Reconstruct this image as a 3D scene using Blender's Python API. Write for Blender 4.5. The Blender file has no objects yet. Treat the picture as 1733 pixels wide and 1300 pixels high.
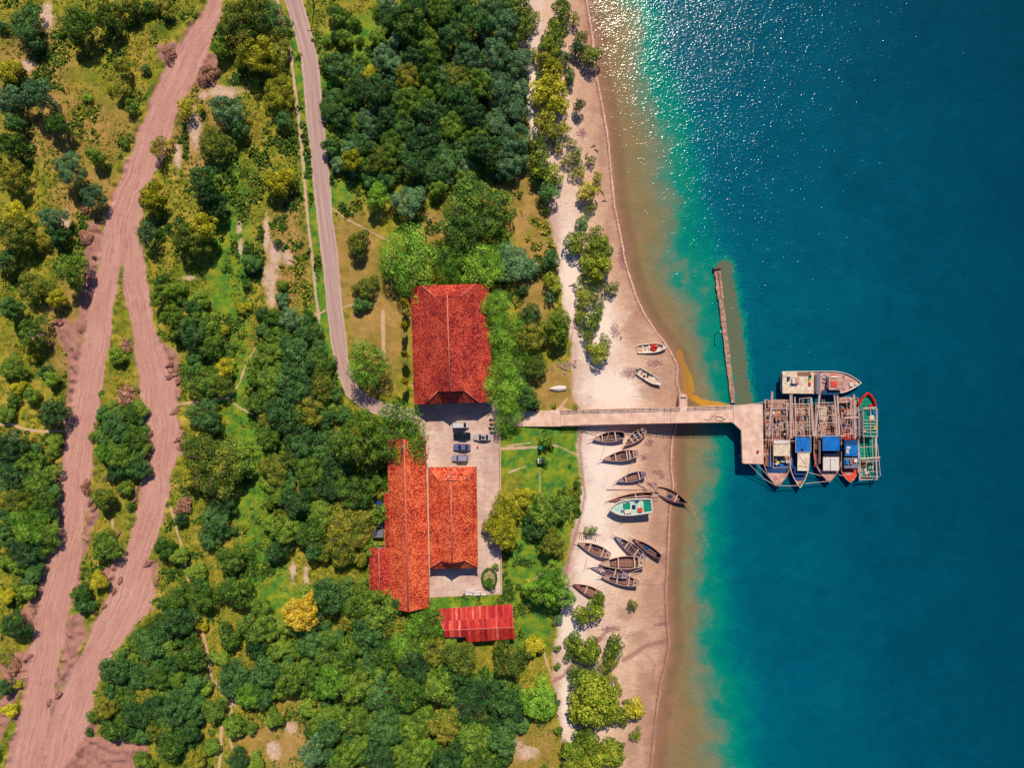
import bpy, math, random
import numpy as np
R = math.radians
random.seed(7); rng = np.random.default_rng(11)
scene = bpy.context.scene
S = 6.2                      # photograph pixels per metre at land level
FPX = 1156.0
H = FPX / S                  # height of the drone above the land (land z = 0)
WZ = -3.0                    # sea level

# ---------------------------------------------------------------- camera, sky, sun
cam_d = bpy.data.cameras.new('camera'); cam = bpy.data.objects.new('camera', cam_d)
scene.collection.objects.link(cam); scene.camera = cam
cam.location = (0, 0, H); cam.rotation_euler = (0, 0, 0)
cam_d.sensor_width = 36; cam_d.lens = FPX / 1733 * 36; cam_d.clip_end = 9000; cam_d.clip_start = 1
SUN_EL, SUN_AZ = 51.0, 7.0   # azimuth east of image-up
world = bpy.data.worlds.new('World'); scene.world = world; world.use_nodes = True
wn = world.node_tree; bg = wn.nodes['Background']
sky = wn.nodes.new('ShaderNodeTexSky'); sky.sky_type = 'NISHITA'; sky.sun_disc = False
sky.sun_elevation = R(SUN_EL); sky.sun_rotation = R(SUN_AZ)
tint = wn.nodes.new('ShaderNodeMix'); tint.data_type = 'RGBA'; tint.blend_type = 'MULTIPLY'; tint.inputs[0].default_value = 1.0; tint.inputs[7].default_value = (.66, .88, 1.3, 1)
wn.links.new(sky.outputs[0], tint.inputs[6]); wn.links.new(tint.outputs[2], bg.inputs[0]); bg.inputs[1].default_value = 0.066
sky.ozone_density = 4.0
sd = bpy.data.lights.new('sun', 'SUN'); sun = bpy.data.objects.new('sun', sd); scene.collection.objects.link(sun)
sd.energy = 4.7; sd.angle = R(0.53); sd.color = (1.0, 0.90, 0.76)
sun.rotation_euler = (R(-(90 - SUN_EL)), 0, R(-SUN_AZ)); sun.rotation_mode = 'XYZ'
sun.location = (0, 60, 120)
vs = scene.view_settings; vs.view_transform = 'Standard'; vs.look = 'None'; vs.gamma = 1; vs.use_curve_mapping = False; vs.exposure = 0.08

# ---------------------------------------------------------------- helpers
def P(px, py, z=0.0):
    k = (1 - z / H) / S
    return ((px - 866.5) * k, (650 - py) * k)
def P3(px, py, z=0.0):
    a = P(px, py, z); return (a[0], a[1], z)
def lin(c):
    c = c / 255.0
    return c / 12.92 if c <= 0.04045 else ((c + 0.055) / 1.055) ** 2.4
def col(r, g, b, k=0.85):
    return (min(.9, lin(r) * k), min(.9, lin(g) * k), min(.9, lin(b) * k), 1)
def link(o): scene.collection.objects.link(o); return o
def tag(o, label=None, cat=None, group=None, kind=None):
    if label: o['label'] = label
    if cat: o['category'] = cat
    if group: o['group'] = group
    if kind: o['kind'] = kind
    return o
def empty(name, loc, rz=0.0):
    o = bpy.data.objects.new(name, None); link(o); o.location = loc; o.rotation_euler = (0, 0, rz)
    o.empty_display_size = .5
    return o
def thing(name, label, cat, loc, rz=0.0, group=None):
    return tag(empty(name, loc, rz), label, cat, group)
def copy_tree(o, parent=None):
    c = o.copy(); scene.collection.objects.link(c)
    if parent: c.parent = parent
    for ch in o.children: copy_tree(ch, c)
    return c

class NT:
    def __init__(s, name):
        s.m = bpy.data.materials.new(name); s.m.use_nodes = True; s.t = s.m.node_tree
        s.t.nodes.clear(); s.out = s.t.nodes.new('ShaderNodeOutputMaterial')
    def n(s, typ, **kw):
        o = s.t.nodes.new(typ)
        for k, v in kw.items(): setattr(o, k, v)
        return o
    def put(s, sock, v):
        if hasattr(v, 'links') or hasattr(v, 'is_output'): s.t.links.new(v, sock)
        elif v is not None: sock.default_value = v
    def attr(s, name, o='Fac'):
        a = s.n('ShaderNodeAttribute'); a.attribute_name = name; return a.outputs[o]
    def objco(s): return s.n('ShaderNodeTexCoord').outputs['Object']
    def pos(s): return s.n('ShaderNodeNewGeometry').outputs['Position']
    def mapping(s, v, sc=(1, 1, 1), rot=(0, 0, 0), loc=(0, 0, 0)):
        m = s.n('ShaderNodeMapping'); s.put(m.inputs[0], v); m.inputs['Scale'].default_value = sc
        m.inputs['Rotation'].default_value = rot; m.inputs['Location'].default_value = loc; return m.outputs[0]
    def noise(s, vec, scale, detail=3, rough=.55, o='Fac', dist=0):
        a = s.n('ShaderNodeTexNoise'); s.put(a.inputs['Vector'], vec); a.inputs['Scale'].default_value = scale
        a.inputs['Detail'].default_value = detail; a.inputs['Roughness'].default_value = rough
        a.inputs['Distortion'].default_value = dist; return a.outputs[o]
    def voro(s, vec, scale, o='Color', feature='F1'):
        a = s.n('ShaderNodeTexVoronoi'); a.feature = feature; s.put(a.inputs['Vector'], vec); a.inputs['Scale'].default_value = scale
        return a.outputs[o]
    def math(s, op, a, b=0.0, c=None):
        m = s.n('ShaderNodeMath'); m.operation = op; s.put(m.inputs[0], a); s.put(m.inputs[1], b)
        if c is not None: s.put(m.inputs[2], c)
        return m.outputs[0]
    def rng(s, v, a, b, c=0.0, d=1.0, smooth=False):
        m = s.n('ShaderNodeMapRange'); s.put(m.inputs[0], v)
        if smooth: m.interpolation_type = 'SMOOTHSTEP'
        for i, x in enumerate((a, b, c, d)): m.inputs[i + 1].default_value = x
        return m.outputs[0]
    def mix(s, f, a, b, mode='MIX'):
        m = s.n('ShaderNodeMix'); m.data_type = 'RGBA'; m.blend_type = mode
        s.put(m.inputs[0], f); s.put(m.inputs[6], a); s.put(m.inputs[7], b); return m.outputs[2]
    def ramp(s, v, stops, interp='LINEAR'):
        r = s.n('ShaderNodeValToRGB'); s.put(r.inputs[0], v); e = r.color_ramp.elements; r.color_ramp.interpolation = interp
        e[0].position, e[0].color = stops[0]; e[1].position, e[1].color = stops[-1]
        for p, c in stops[1:-1]:
            x = e.new(p); x.color = c
        return r.outputs[0]
    def bump(s, h, strength=.5, dist=.1, normal=None):
        b = s.n('ShaderNodeBump'); s.put(b.inputs['Height'], h); b.inputs['Strength'].default_value = strength
        b.inputs['Distance'].default_value = dist
        if normal is not None: s.put(b.inputs['Normal'], normal)
        return b.outputs[0]
    def bsdf(s, color, rough=.8, normal=None, metal=0.0, spec=.3):
        b = s.n('ShaderNodeBsdfPrincipled'); s.put(b.inputs['Base Color'], color); s.put(b.inputs['Roughness'], rough)
        b.inputs['Metallic'].default_value = metal; b.inputs['Specular IOR Level'].default_value = spec
        if normal is not None: s.put(b.inputs['Normal'], normal)
        return b.outputs[0]
    def done(s, sh): s.t.links.new(sh, s.out.inputs[0]); return s.m

_mc = {}
def mat(name, rgb, rough=.7, var=.25, scale=3.0, rgb2=None, metal=0.0, bump=.2, spec=.3, k=.85, stretch=(1, 1, 1)):
    if name in _mc: return _mc[name]
    t = NT(name); co = t.mapping(t.objco(), stretch)
    n1 = t.noise(co, scale, 4, .6)
    c = col(*rgb, k)
    c2 = col(*rgb2, k) if rgb2 else tuple(x * (1 - var) for x in c[:3]) + (1,)
    c3 = t.mix(t.rng(n1, .38, .62), c, c2)
    n2 = t.noise(co, scale * 7, 2, .6)
    c4 = t.mix(t.rng(n2, .3, .7, 0, var), c3, tuple(x * .55 for x in c[:3]) + (1,))
    _mc[name] = t.done(t.bsdf(c4, rough, t.bump(n2, bump, .05), metal, spec)); return _mc[name]

class MB:
    def __init__(s): s.v = []; s.f = []; s.mi = []; s.cur = 0
    def quad(s, *pts):
        b = len(s.v); s.v += [tuple(p) for p in pts]; s.f.append(tuple(range(b, b + len(pts)))); s.mi.append(s.cur)
    def box(s, cx, cy, cz, sx, sy, sz, rz=0.0, taper=1.0):
        c, d = math.cos(rz), math.sin(rz); b = len(s.v)
        for z, k in ((-.5, 1.0), (.5, taper)):
            for x, y in ((-.5, -.5), (.5, -.5), (.5, .5), (-.5, .5)):
                X, Y = x * sx * k, y * sy * k
                s.v.append((cx + X * c - Y * d, cy + X * d + Y * c, cz + z * sz))
        for f in ((0, 3, 2, 1), (4, 5, 6, 7), (0, 1, 5, 4), (1, 2, 6, 5), (2, 3, 7, 6), (3, 0, 4, 7)):
            s.f.append(tuple(b + i for i in f)); s.mi.append(s.cur)
        return s
    def tube(s, p, q, r0, r1=None, n=6, jit=0):
        r1 = r0 if r1 is None else r1
        p = np.array(p, float); q = np.array(q, float); d = q - p; L = np.linalg.norm(d)
        if L < 1e-6: return s
        d /= L; a = np.cross(d, (0, 0, 1) if abs(d[2]) < .9 else (1, 0, 0)); a /= np.linalg.norm(a); b_ = np.cross(d, a)
        b = len(s.v)
        for c, r in ((p, r0), (q, r1)):
            for i in range(n):
                t = 2 * math.pi * i / n
                s.v.append(tuple(c + r * (math.cos(t) * a + math.sin(t) * b_)))
        for i in range(n):
            j = (i + 1) % n; s.f.append((b + i, b + j, b + n + j, b + n + i)); s.mi.append(s.cur)
        s.f.append(tuple(b + i for i in reversed(range(n)))); s.f.append(tuple(b + n + i for i in range(n))); s.mi += [s.cur] * 2
        return s
    def bar(s, p, q, w, h):
        p = np.array(p, float); q = np.array(q, float); d = q - p; L = np.linalg.norm(d); d = d / L
        a = np.cross((0, 0, 1), d); a /= (np.linalg.norm(a) + 1e-9); u = np.cross(d, a); b = len(s.v)
        for c in (p, q):
            for x, z in ((-.5, -.5), (.5, -.5), (.5, .5), (-.5, .5)): s.v.append(tuple(c + a * x * w + u * z * h))
        for f in ((0, 3, 2, 1), (4, 5, 6, 7), (0, 1, 5, 4), (1, 2, 6, 5), (2, 3, 7, 6), (3, 0, 4, 7)):
            s.f.append(tuple(b + i for i in f)); s.mi.append(s.cur)
        return s
    def path(s, pts, r, n=6):
        for a, b in zip(pts[:-1], pts[1:]): s.tube(a, b, r, r, n)
        return s
    def prism(s, pts, z0, z1):
        n = len(pts); b = len(s.v)
        s.v += [(x, y, z0) for x, y in pts] + [(x, y, z1) for x, y in pts]
        s.f.append(tuple(b + i for i in reversed(range(n)))); s.f.append(tuple(b + n + i for i in range(n))); s.mi += [s.cur] * 2
        for i in range(n):
            j = (i + 1) % n; s.f.append((b + i, b + j, b + n + j, b + n + i)); s.mi.append(s.cur)
        return s
    def blob(s, cx, cy, cz, rx, ry, rz_, seed=0, n=10, m=6, rough=.15):
        rg = random.Random(seed); b = len(s.v); s.v.append((cx, cy, cz - rz_))
        for j in range(1, m):
            t = math.pi * j / m
            for i in range(n):
                a = 2 * math.pi * i / n; k = 1 + rg.uniform(-rough, rough)
                s.v.append((cx + rx * k * math.sin(t) * math.cos(a), cy + ry * k * math.sin(t) * math.sin(a), cz - rz_ * k * math.cos(t)))
        s.v.append((cx, cy, cz + rz_)); e = len(s.v) - 1
        for i in range(n):
            j2 = (i + 1) % n
            s.f.append((b, b + 1 + j2, b + 1 + i)); s.f.append((e, e - n + i, e - n + j2)); s.mi += [s.cur] * 2
            for j in range(m - 2):
                o = b + 1 + j * n; s.f.append((o + i, o + j2, o + n + j2, o + n + i)); s.mi.append(s.cur)
        return s
    def build(s, name, m, parent=None, bevel=0, smooth=False):
        me = bpy.data.meshes.new(name); me.from_pydata(s.v, [], s.f); me.update()
        for x in (m if isinstance(m, (list, tuple)) else [m]): me.materials.append(x)
        me.polygons.foreach_set('material_index', s.mi)
        if smooth: me.polygons.foreach_set('use_smooth', [True] * len(s.f))
        o = bpy.data.objects.new(name, me); link(o)
        if parent: o.parent = parent
        if bevel:
            bm = o.modifiers.new('bevel', 'BEVEL'); bm.width = bevel; bm.segments = 2; bm.limit_method = 'ANGLE'
        return o

# ---------------------------------------------------------------- plan of the place (photo pixels -> metres)
def rows(tbl, z):            # (py, px...) -> arrays of world Y and world X columns, ascending in Y
    a = np.array(tbl, float); k = (1 - z / H) / S
    Y = (650 - a[:, 0]) * k; X = (a[:, 1:] - 866.5) * k; i = np.argsort(Y); return Y[i], X[i]
SHORE = rows([(-200, 960), (-60, 985), (0, 993), (60, 1003), (120, 1008), (180, 1020), (240, 1030), (300, 1035), (350, 1041), (400, 1051), (440, 1058), (470, 1066), (500, 1076), (530, 1090), (560, 1110), (585, 1129), (600, 1138), (620, 1147), (645, 1146), (665, 1151), (690, 1150), (720, 1144), (740, 1139), (765, 1136), (800, 1137), (820, 1140), (850, 1136), (880, 1133), (960, 1130), (1000, 1127), (1050, 1129), (1090, 1133), (1120, 1128), (1160, 1118), (1210, 1111), (1290, 1103), (1340, 1098), (1500, 1085)], WZ)
VEG = rows([(-200, 850), (0, 862), (60, 872), (130, 886), (200, 893), (280, 908), (330, 926), (400, 936), (480, 948), (560, 962), (620, 968), (680, 972), (722, 976), (780, 980), (850, 984), (900, 972), (950, 957), (1000, 950), (1060, 944), (1100, 936), (1170, 938), (1230, 948), (1300, 954), (1500, 950)], 0)
TURQ = rows([(-100, 1060), (0, 1072), (100, 1092), (200, 1112), (300, 1130), (370, 1141), (430, 1152), (470, 1166), (500, 1182), (560, 1190), (620, 1198), (670, 1216), (740, 1220), (800, 1214), (850, 1200), (900, 1196), (960, 1190), (1040, 1188), (1090, 1192), (1140, 1206), (1200, 1206), (1260, 1216), (1340, 1230), (1500, 1250)], WZ)
DEEP = rows([(-100, 1120), (0, 1138), (80, 1158), (180, 1186), (280, 1212), (330, 1226), (400, 1254), (440, 1274), (500, 1294), (560, 1302), (640, 1290), (700, 1270), (760, 1252), (850, 1246), (900, 1250), (1000, 1272), (1080, 1284), (1150, 1300), (1240, 1314), (1340, 1330), (1500, 1350)], WZ)
ROADA = rows([(-200, 405, 440), (0, 348, 377), (30, 336, 372), (51, 316, 364), (102, 283, 346), (152, 262, 320), (203, 242, 297), (254, 223, 280), (305, 204, 256), (345, 188, 243), (371, 177, 240), (422, 170, 225), (450, 165, 206), (472, 162, 200), (523, 152, 193), (574, 142, 187), (640, 129, 176), (691, 123, 168), (742, 111, 157), (792, 103, 157), (843, 98, 151), (894, 93, 145), (945, 81, 139), (1011, 66, 122), (1061, 58, 114), (1112, 52, 103), (1163, 43, 94), (1214, 32, 86), (1265, 20, 78), (1300, 12, 74), (1500, -20, 60)], 0)
ROADB = rows([(395, 206, 236), (422, 206, 240), (450, 207, 246), (480, 208, 250), (523, 216, 256), (574, 226, 270), (600, 230, 284), (640, 236, 296), (691, 240, 300), (742, 247, 304), (767, 245, 306), (792, 242, 292), (843, 236, 283), (894, 226, 273), (945, 206, 252), (975, 196, 255), (1011, 182, 262), (1040, 168, 250), (1061, 158, 228), (1112, 133, 192), (1163, 106, 166), (1200, 92, 155), (1240, 82, 150), (1300, 74, 110), (1500, 60, 100)], 0)
ROADC = rows([(-200, 395, 425), (-60, 462, 492), (0, 482, 512), (50, 497, 526), (101, 510, 539), (152, 515, 544), (203, 519, 548), (254, 525, 554), (305, 529, 559), (371, 537, 563), (421, 543, 571), (472, 549, 575), (523, 553, 580), (574, 559, 586), (612, 566, 590), (640, 573, 598)], 0)
def poly(pts, z=0): return np.array([P(x, y, z) for x, y in pts])
def strip(tbl):
    Y, X = tbl; return np.concatenate([np.stack([X[:, 0], Y], 1), np.stack([X[::-1, 1], Y[::-1]], 1)])
def sdf(x, y, pg, pad=14.0):
    d = np.full(x.shape, pad); bx0, by0 = pg.min(0) - pad; bx1, by1 = pg.max(0) + pad
    m = (x > bx0) & (x < bx1) & (y > by0) & (y < by1)
    if not m.any(): return d
    X, Y = x[m], y[m]; dd = np.full(X.shape, 1e9); ins = np.zeros(X.shape, bool)
    for i in range(len(pg)):
        ax, ay = pg[i - 1]; bx, by = pg[i]; ex, ey = bx - ax, by - ay; L = ex * ex + ey * ey + 1e-12
        t = np.clip(((X - ax) * ex + (Y - ay) * ey) / L, 0, 1); dd = np.minimum(dd, (X - ax - t * ex) ** 2 + (Y - ay - t * ey) ** 2)
        c = ((ay > Y) != (by > Y)); 
        if ay != by: ins ^= c & (X < (bx - ax) * (Y - ay) / (by - ay) + ax)
    dd = np.sqrt(dd); d[m] = np.minimum(np.where(ins, -dd, dd), pad); return d
def ldist(x, y, pts, z=0, hw=0.0, pad=8.0):
    pg = np.array([P(a, b, z) for a, b in pts]); d = np.full(x.shape, pad)
    bx0, by0 = pg.min(0) - pad; bx1, by1 = pg.max(0) + pad
    m = (x > bx0) & (x < bx1) & (y > by0) & (y < by1)
    if not m.any(): return d
    X, Y = x[m], y[m]; dd = np.full(X.shape, pad * pad)
    for i in range(1, len(pg)):
        ax, ay = pg[i - 1]; bx, by = pg[i]; ex, ey = bx - ax, by - ay; L = ex * ex + ey * ey + 1e-12
        t = np.clip(((X - ax) * ex + (Y - ay) * ey) / L, 0, 1); dd = np.minimum(dd, (X - ax - t * ex) ** 2 + (Y - ay - t * ey) ** 2)
    d[m] = np.sqrt(dd) - hw; return d
def hashn(ix, iy, s):
    h = (ix.astype(np.int64) * 374761393 + iy.astype(np.int64) * 668265263 + s * 974634777) & 0xffffffff
    h = ((h ^ (h >> 13)) * 1274126177) & 0xffffffff; h ^= h >> 16; return (h & 0xffff) / 65535.0
def vnoise(x, y, f, s=0):
    X, Y = x * f, y * f; ix, iy = np.floor(X), np.floor(Y); fx, fy = X - ix, Y - iy
    fx = fx * fx * (3 - 2 * fx); fy = fy * fy * (3 - 2 * fy)
    a, b, c, d = hashn(ix, iy, s), hashn(ix + 1, iy, s), hashn(ix, iy + 1, s), hashn(ix + 1, iy + 1, s)
    return (a + (b - a) * fx) * (1 - fy) + (c + (d - c) * fx) * fy
DIRT_EXTRA = [poly([(93, 545), (104, 538), (118, 545), (128, 560), (138, 600), (132, 640), (124, 720), (112, 735), (112, 690), (116, 640), (112, 600), (98, 562)]),
    poly([(168, 380), (175, 400), (170, 440), (160, 480), (146, 560), (136, 600), (128, 560), (140, 480), (142, 400), (150, 370)]),
    poly([(128, 945), (148, 880), (160, 850), (165, 870), (150, 920), (140, 960), (125, 1010)]),
    poly([(262, 560), (300, 600), (306, 640), (300, 700), (312, 740), (312, 762), (296, 770), (286, 760), (285, 640)]),
    poly([(70, 1215), (85, 1180), (100, 1165), (120, 1180), (150, 1190), (165, 1235), (150, 1250), (200, 1240), (245, 1262), (250, 1300), (240, 1400), (30, 1400), (60, 1300)]),
    poly([(108, 1110), (118, 1040), (140, 1040), (150, 1075), (130, 1120), (100, 1180), (88, 1185)]),
    poly([(244, 945), (262, 950), (268, 968), (255, 985), (262, 1030), (240, 1040), (240, 1000)]),
    poly([(165, 975), (200, 945), (208, 955), (190, 985), (170, 1000)]),
    poly([(36, 1035), (50, 1015), (66, 1010), (60, 1050), (45, 1056)]), poly([(0, 1110), (30, 1105), (55, 1100), (50, 1130), (30, 1180), (0, 1260), (-60, 1330), (-60, 1300), (0, 1180)]),
    poly([(262, 75), (290, 70), (312, 80), (300, 105), (270, 100)]), poly([(340, 95), (365, 90), (372, 120), (360, 150), (335, 140)])]
PAVE = [poly([(700, 694), (722, 676), (845, 676), (847, 730), (849, 1006), (727, 1012), (726, 964), (720, 960), (718, 748), (704, 712)])]
BARES = [(452, 400, 7, 42), (466, 430, 14, 30), (457, 470, 16, 30), (487, 437, 14, 16), (458, 500, 10, 26), (406, 385, 5, 15), (408, 420, 6, 18), (496, 968, 6, 22), (519, 975, 6, 26), (345, 160, 10, 10), (318, 470, 18, 5), (330, 215, 14, 40), (300, 265, 8, 30), (380, 155, 34, 14), (395, 1185, 10, 16), (380, 1170, 8, 10), (640, 1255, 8, 8), (462, 1272, 14, 20), (440, 1075, 24, 10), (492, 1232, 12, 12), (552, 1090, 10, 8), (60, 565, 18, 8), (25, 740, 10, 14), (25, 395, 16, 10), (110, 372, 10, 22), (80, 25, 14, 30), (105, 215, 16, 14), (45, 110, 18, 12), (870, 1260, 20, 12), (890, 1275, 26, 14)]
DRYS = [(885, 345, 48, 52), (905, 470, 30, 90), (600, 440, 38, 90), (640, 560, 50, 90), (940, 660, 34, 40), (730, 385, 40, 28), (120, 560, 50, 80), (470, 1250, 70, 60), (60, 120, 60, 90), (120, 220, 100, 60), (330, 200, 50, 90), (485, 430, 40, 90), (330, 1100, 20, 50), (150, 330, 60, 50), (900, 1270, 60, 40)]
LUSH = [[(385, 290), (390, 420), (385, 540), (395, 640), (410, 720), (428, 820), (440, 920), (455, 1000), (490, 1040)], [(545, 80), (560, 200), (580, 320)], [(505, 60), (523, 210), (537, 380), (550, 560), (565, 640)], [(870, 760), (960, 740), (930, 800), (900, 980), (890, 1060)], [(735, 1018), (870, 1018)], [(620, 60), (640, 100)]]
PATHS = [([(862, 706), (900, 706), (948, 707)], 1.9), ([(467, -10), (480, 45), (492, 90), (500, 150), (507, 215), (513, 280), (517, 330), (522, 380), (528, 430), (534, 500), (540, 540)], .38), ([(540, 545), (548, 610), (560, 660), (580, 695)], .2),
    ([(563, 352), (585, 370), (615, 385), (658, 408)], .22), ([(578, 520), (600, 515)], .2), ([(523, 537), (550, 526)], .3), ([(-40, 714), (0, 718), (18, 717), (40, 726), (70, 731), (100, 730), (125, 726)], .38),
    ([(432, 588), (415, 620), (405, 650), (385, 674), (405, 690), (425, 700), (450, 718)], .22), ([(385, 674), (330, 680), (290, 688), (270, 692)], .3), ([(85, 780), (95, 800), (92, 830), (86, 860)], .25), ([(288, 855), (298, 895), (312, 940), (318, 985)], .22),
    ([(334, 1045), (345, 1080), (354, 1115), (358, 1150), (385, 1178), (392, 1205), (374, 1235), (372, 1280), (368, 1320)], .35), ([(342, 1180), (344, 1230)], .25), ([(190, 880), (195, 920), (205, 945)], .3), ([(385, 1245), (395, 1275)], .25),
    ([(975, 700), (950, 690), (930, 700)], .3), ([(940, 950), (900, 985)], .15), ([(980, 772), (950, 758), (932, 752)], .25), ([(913, 790), (914, 850)], .2), ([(848, 760), (912, 757)], .35), ([(860, 800), (890, 790)], .2), ([(920, 1105), (935, 1150)], .25), ([(960, 675), (945, 692)], .2), ([(860, 755), (908, 748)], .15), ([(648, 527), (649, 604)], .5)]
def shore_x(y): return np.interp(y, *(SHORE[0], SHORE[1][:, 0]))
def veg_x(y): return np.interp(y, *(VEG[0], VEG[1][:, 0]))
SA, SB, SC = strip(ROADA), strip(ROADB), strip(ROADC)
ROADC2 = [(586, 636), (596, 662), (620, 682), (650, 694), (690, 702), (712, 708)]
def ground_z(x, y, detail=True):
    x = np.asarray(x, float); y = np.asarray(y, float)
    xv, xs = veg_x(y), shore_x(y); t = np.clip((x - xv) / (xs - xv), 0, 1)
    z = WZ * (t * .75 + .25 * t * t) * 1.0
    z = np.where(x > xs, WZ - np.minimum((x - xs) * .06, 7), z)
    if detail:
        land = np.clip((xv - x) / 4, 0, 1)
        z = z + land * ((vnoise(x, y, .05, 1) - .5) * .9 * np.clip((-x - 30) / 30, 0, 1) + (vnoise(x, y, .9, 3) - .5) * .22) + (vnoise(x, y, .5, 5) - .5) * .08
    return z
def gz(x, y): return float(ground_z(np.array([x]), np.array([y]), True)[0])
def fields(x, y):
    f = {}
    dA, dB = sdf(x, y, SA), sdf(x, y, SB); d = np.minimum(dA, dB); core = d.copy()
    for p in DIRT_EXTRA: d = np.minimum(d, sdf(x, y, p))
    wob = (vnoise(x, y, .35, 9) - .5) * 1.6 + (vnoise(x, y, 1.2, 10) - .5) * .7
    f['dirt'] = d + wob * .8; f['core'] = core + wob * .25; f['cut'] = dA
    f['road'] = np.minimum(sdf(x, y, SC), ldist(x, y, ROADC2, 0, 1.9)) + wob * .1
    dp = np.full(x.shape, 8.0)
    for pts, hw in PATHS: dp = np.minimum(dp, ldist(x, y, pts, 0, hw))
    f['path'] = dp + wob * .15
    b = np.zeros(x.shape)
    for px, py, rx, ry in BARES:
        cx, cy = P(px, py); q = ((x - cx) * S / rx) ** 2 + ((y - cy) * S / ry) ** 2; b = np.maximum(b, np.exp(-q * .9))
    f['bare'] = b
    b = np.zeros(x.shape)
    for px, py, rx, ry in DRYS:
        cx, cy = P(px, py); q = ((x - cx) * S / rx) ** 2 + ((y - cy) * S / ry) ** 2; b = np.maximum(b, np.exp(-q * .7))
    f['dry'] = b
    b = np.full(x.shape, 30.)
    for k, pts in enumerate(LUSH): b = np.minimum(b, ldist(x, y, pts, 0, (3.5, 2.5, 1.2, 5, 1.2, 4)[k], 20))
    f['lush'] = np.clip(1 - b / 3.5, 0, 1)
    f['pave'] = np.minimum(sdf(x, y, PAVE[0]), 14)
    b = np.zeros(x.shape)
    for px, py, rx, ry in [(1100, 750, 12, 9), (1090, 775, 10, 8), (1112, 800, 14, 5), (1122, 806, 8, 8), (1106, 822, 14, 8), (1100, 850, 10, 16), (1035, 1065, 26, 9), (1012, 1082, 12, 8), (1150, 720, 6, 6), (1070, 632, 30, 14), (1110, 615, 20, 10), (985, 225, 12, 14), (1000, 20, 6, 30), (1040, 560, 12, 20), (1055, 430, 10, 40), (1120, 1060, 20, 5)]:
        cx, cy = P(px, py, -1.5); q = ((x - cx) * S / rx) ** 2 + ((y - cy) * S / ry) ** 2; b = np.maximum(b, np.exp(-q * .8))
    f['weed'] = b
    b = np.zeros(x.shape)
    for px, py, rx, ry in [(1020, 780, 40, 60), (1005, 860, 34, 60), (1000, 950, 30, 60), (965, 1060, 22, 60), (960, 1190, 14, 70), (1040, 930, 30, 30), (1010, 560, 40, 60), (965, 460, 22, 90), (905, 160, 18, 90), (1040, 660, 60, 40)]:
        cx, cy = P(px, py, -1.0); q = ((x - cx) * S / rx) ** 2 + ((y - cy) * S / ry) ** 2; b = np.maximum(b, np.exp(-q * .8))
    f['pale'] = b
    b = np.zeros(x.shape)
    for px, py, rx, ry in [(1103, 1010, 18, 40), (1090, 1190, 18, 60), (1112, 890, 14, 50), (1080, 1080, 26, 14), (1105, 650, 30, 34), (1060, 1040, 20, 14), (1068, 1270, 14, 40), (1020, 250, 8, 50), (1075, 560, 26, 30), (1120, 700, 24, 12), (1030, 400, 10, 50), (1105, 780, 20, 40)]:
        cx, cy = P(px, py, -1.5); q = ((x - cx) * S / rx) ** 2 + ((y - cy) * S / ry) ** 2; b = np.maximum(b, np.exp(-q * .8))
    f['damp'] = b
    b = ldist(x, y, [(984, 725), (981, 760), (985, 800), (990, 840), (984, 870), (974, 905), (962, 950), (952, 990)], 0, .35)
    for pts, hw in (([(1056, 1118), (1075, 1108), (1095, 1095), (1130, 1089)], .6), ([(935, 1150), (955, 1140), (975, 1110), (1010, 1085), (1030, 1065)], .5), ([(1100, 1170), (1110, 1130), (1095, 1110)], .1), ([(936, 610), (962, 600), (975, 520)], .1), ([(1085, 1048), (1110, 1046), (1135, 1048)], 0), ([(1082, 990), (1105, 993), (1130, 992)], .02), ([(1075, 930), (1100, 915), (1130, 905)], .0), ([(1075, 880), (1110, 888), (1132, 884)], .0)): b = np.minimum(b, ldist(x, y, pts, -1.5, hw))
    f['line'] = b
    xv, xs = veg_x(y), shore_x(y)
    f['beach'] = x - xv + wob * .9; f['bfrac'] = np.clip((x - xv) / (xs - xv), 0, 1.3); f['shore'] = x - xs
    f['ur'] = x - np.interp(y, ROADA[0], ROADA[1][:, 0]); f['vr'] = x - np.interp(y, ROADB[0], ROADB[1][:, 0])
    f['uc'] = x - np.interp(y, ROADC[0], ROADC[1][:, 0])
    f['onb'] = (dB < dA).astype(float)
    return f
def axis(lo, hi, step, far):
    inner = np.arange(lo, hi + step / 2, step); out = []; d = step; v = inner[-1]; 
    while v < far: d *= 1.35; v += d; out.append(v)
    out2 = []; d = step; v = inner[0]
    while v > -far: d *= 1.35; v -= d; out2.append(v)
    return np.concatenate([out2[::-1], inner, out])
def grid_mesh(name, ax, ay, zf, mask=None, attrs=None):
    X, Y = np.meshgrid(ax, ay); x, y = X.ravel(), Y.ravel(); z = zf(x, y); nx, ny = len(ax), len(ay)
    i = np.arange((nx - 1) * (ny - 1)); r, c = i // (nx - 1), i % (nx - 1); a = r * nx + c
    q = np.stack([a, a + 1, a + nx + 1, a + nx], 1)
    if mask is not None: q = q[mask(x, y)[q].any(1)]
    me = bpy.data.meshes.new(name); me.vertices.add(len(x)); me.vertices.foreach_set('co', np.stack([x, y, z], 1).astype(np.float32).ravel())
    me.loops.add(q.size); me.loops.foreach_set('vertex_index', q.astype(np.int32).ravel())
    me.polygons.add(len(q)); me.polygons.foreach_set('loop_start', (np.arange(len(q)) * 4).astype(np.int32))
    me.polygons.foreach_set('loop_total', np.full(len(q), 4, np.int32)); me.polygons.foreach_set('use_smooth', np.ones(len(q), bool))
    me.update(calc_edges=True)
    for k, v in (attrs(x, y) if attrs else {}).items():
        at = me.attributes.new(k, 'FLOAT', 'POINT'); at.data.foreach_set('value', v.astype(np.float32))
    o = bpy.data.objects.new(name, me); link(o); return o

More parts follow.
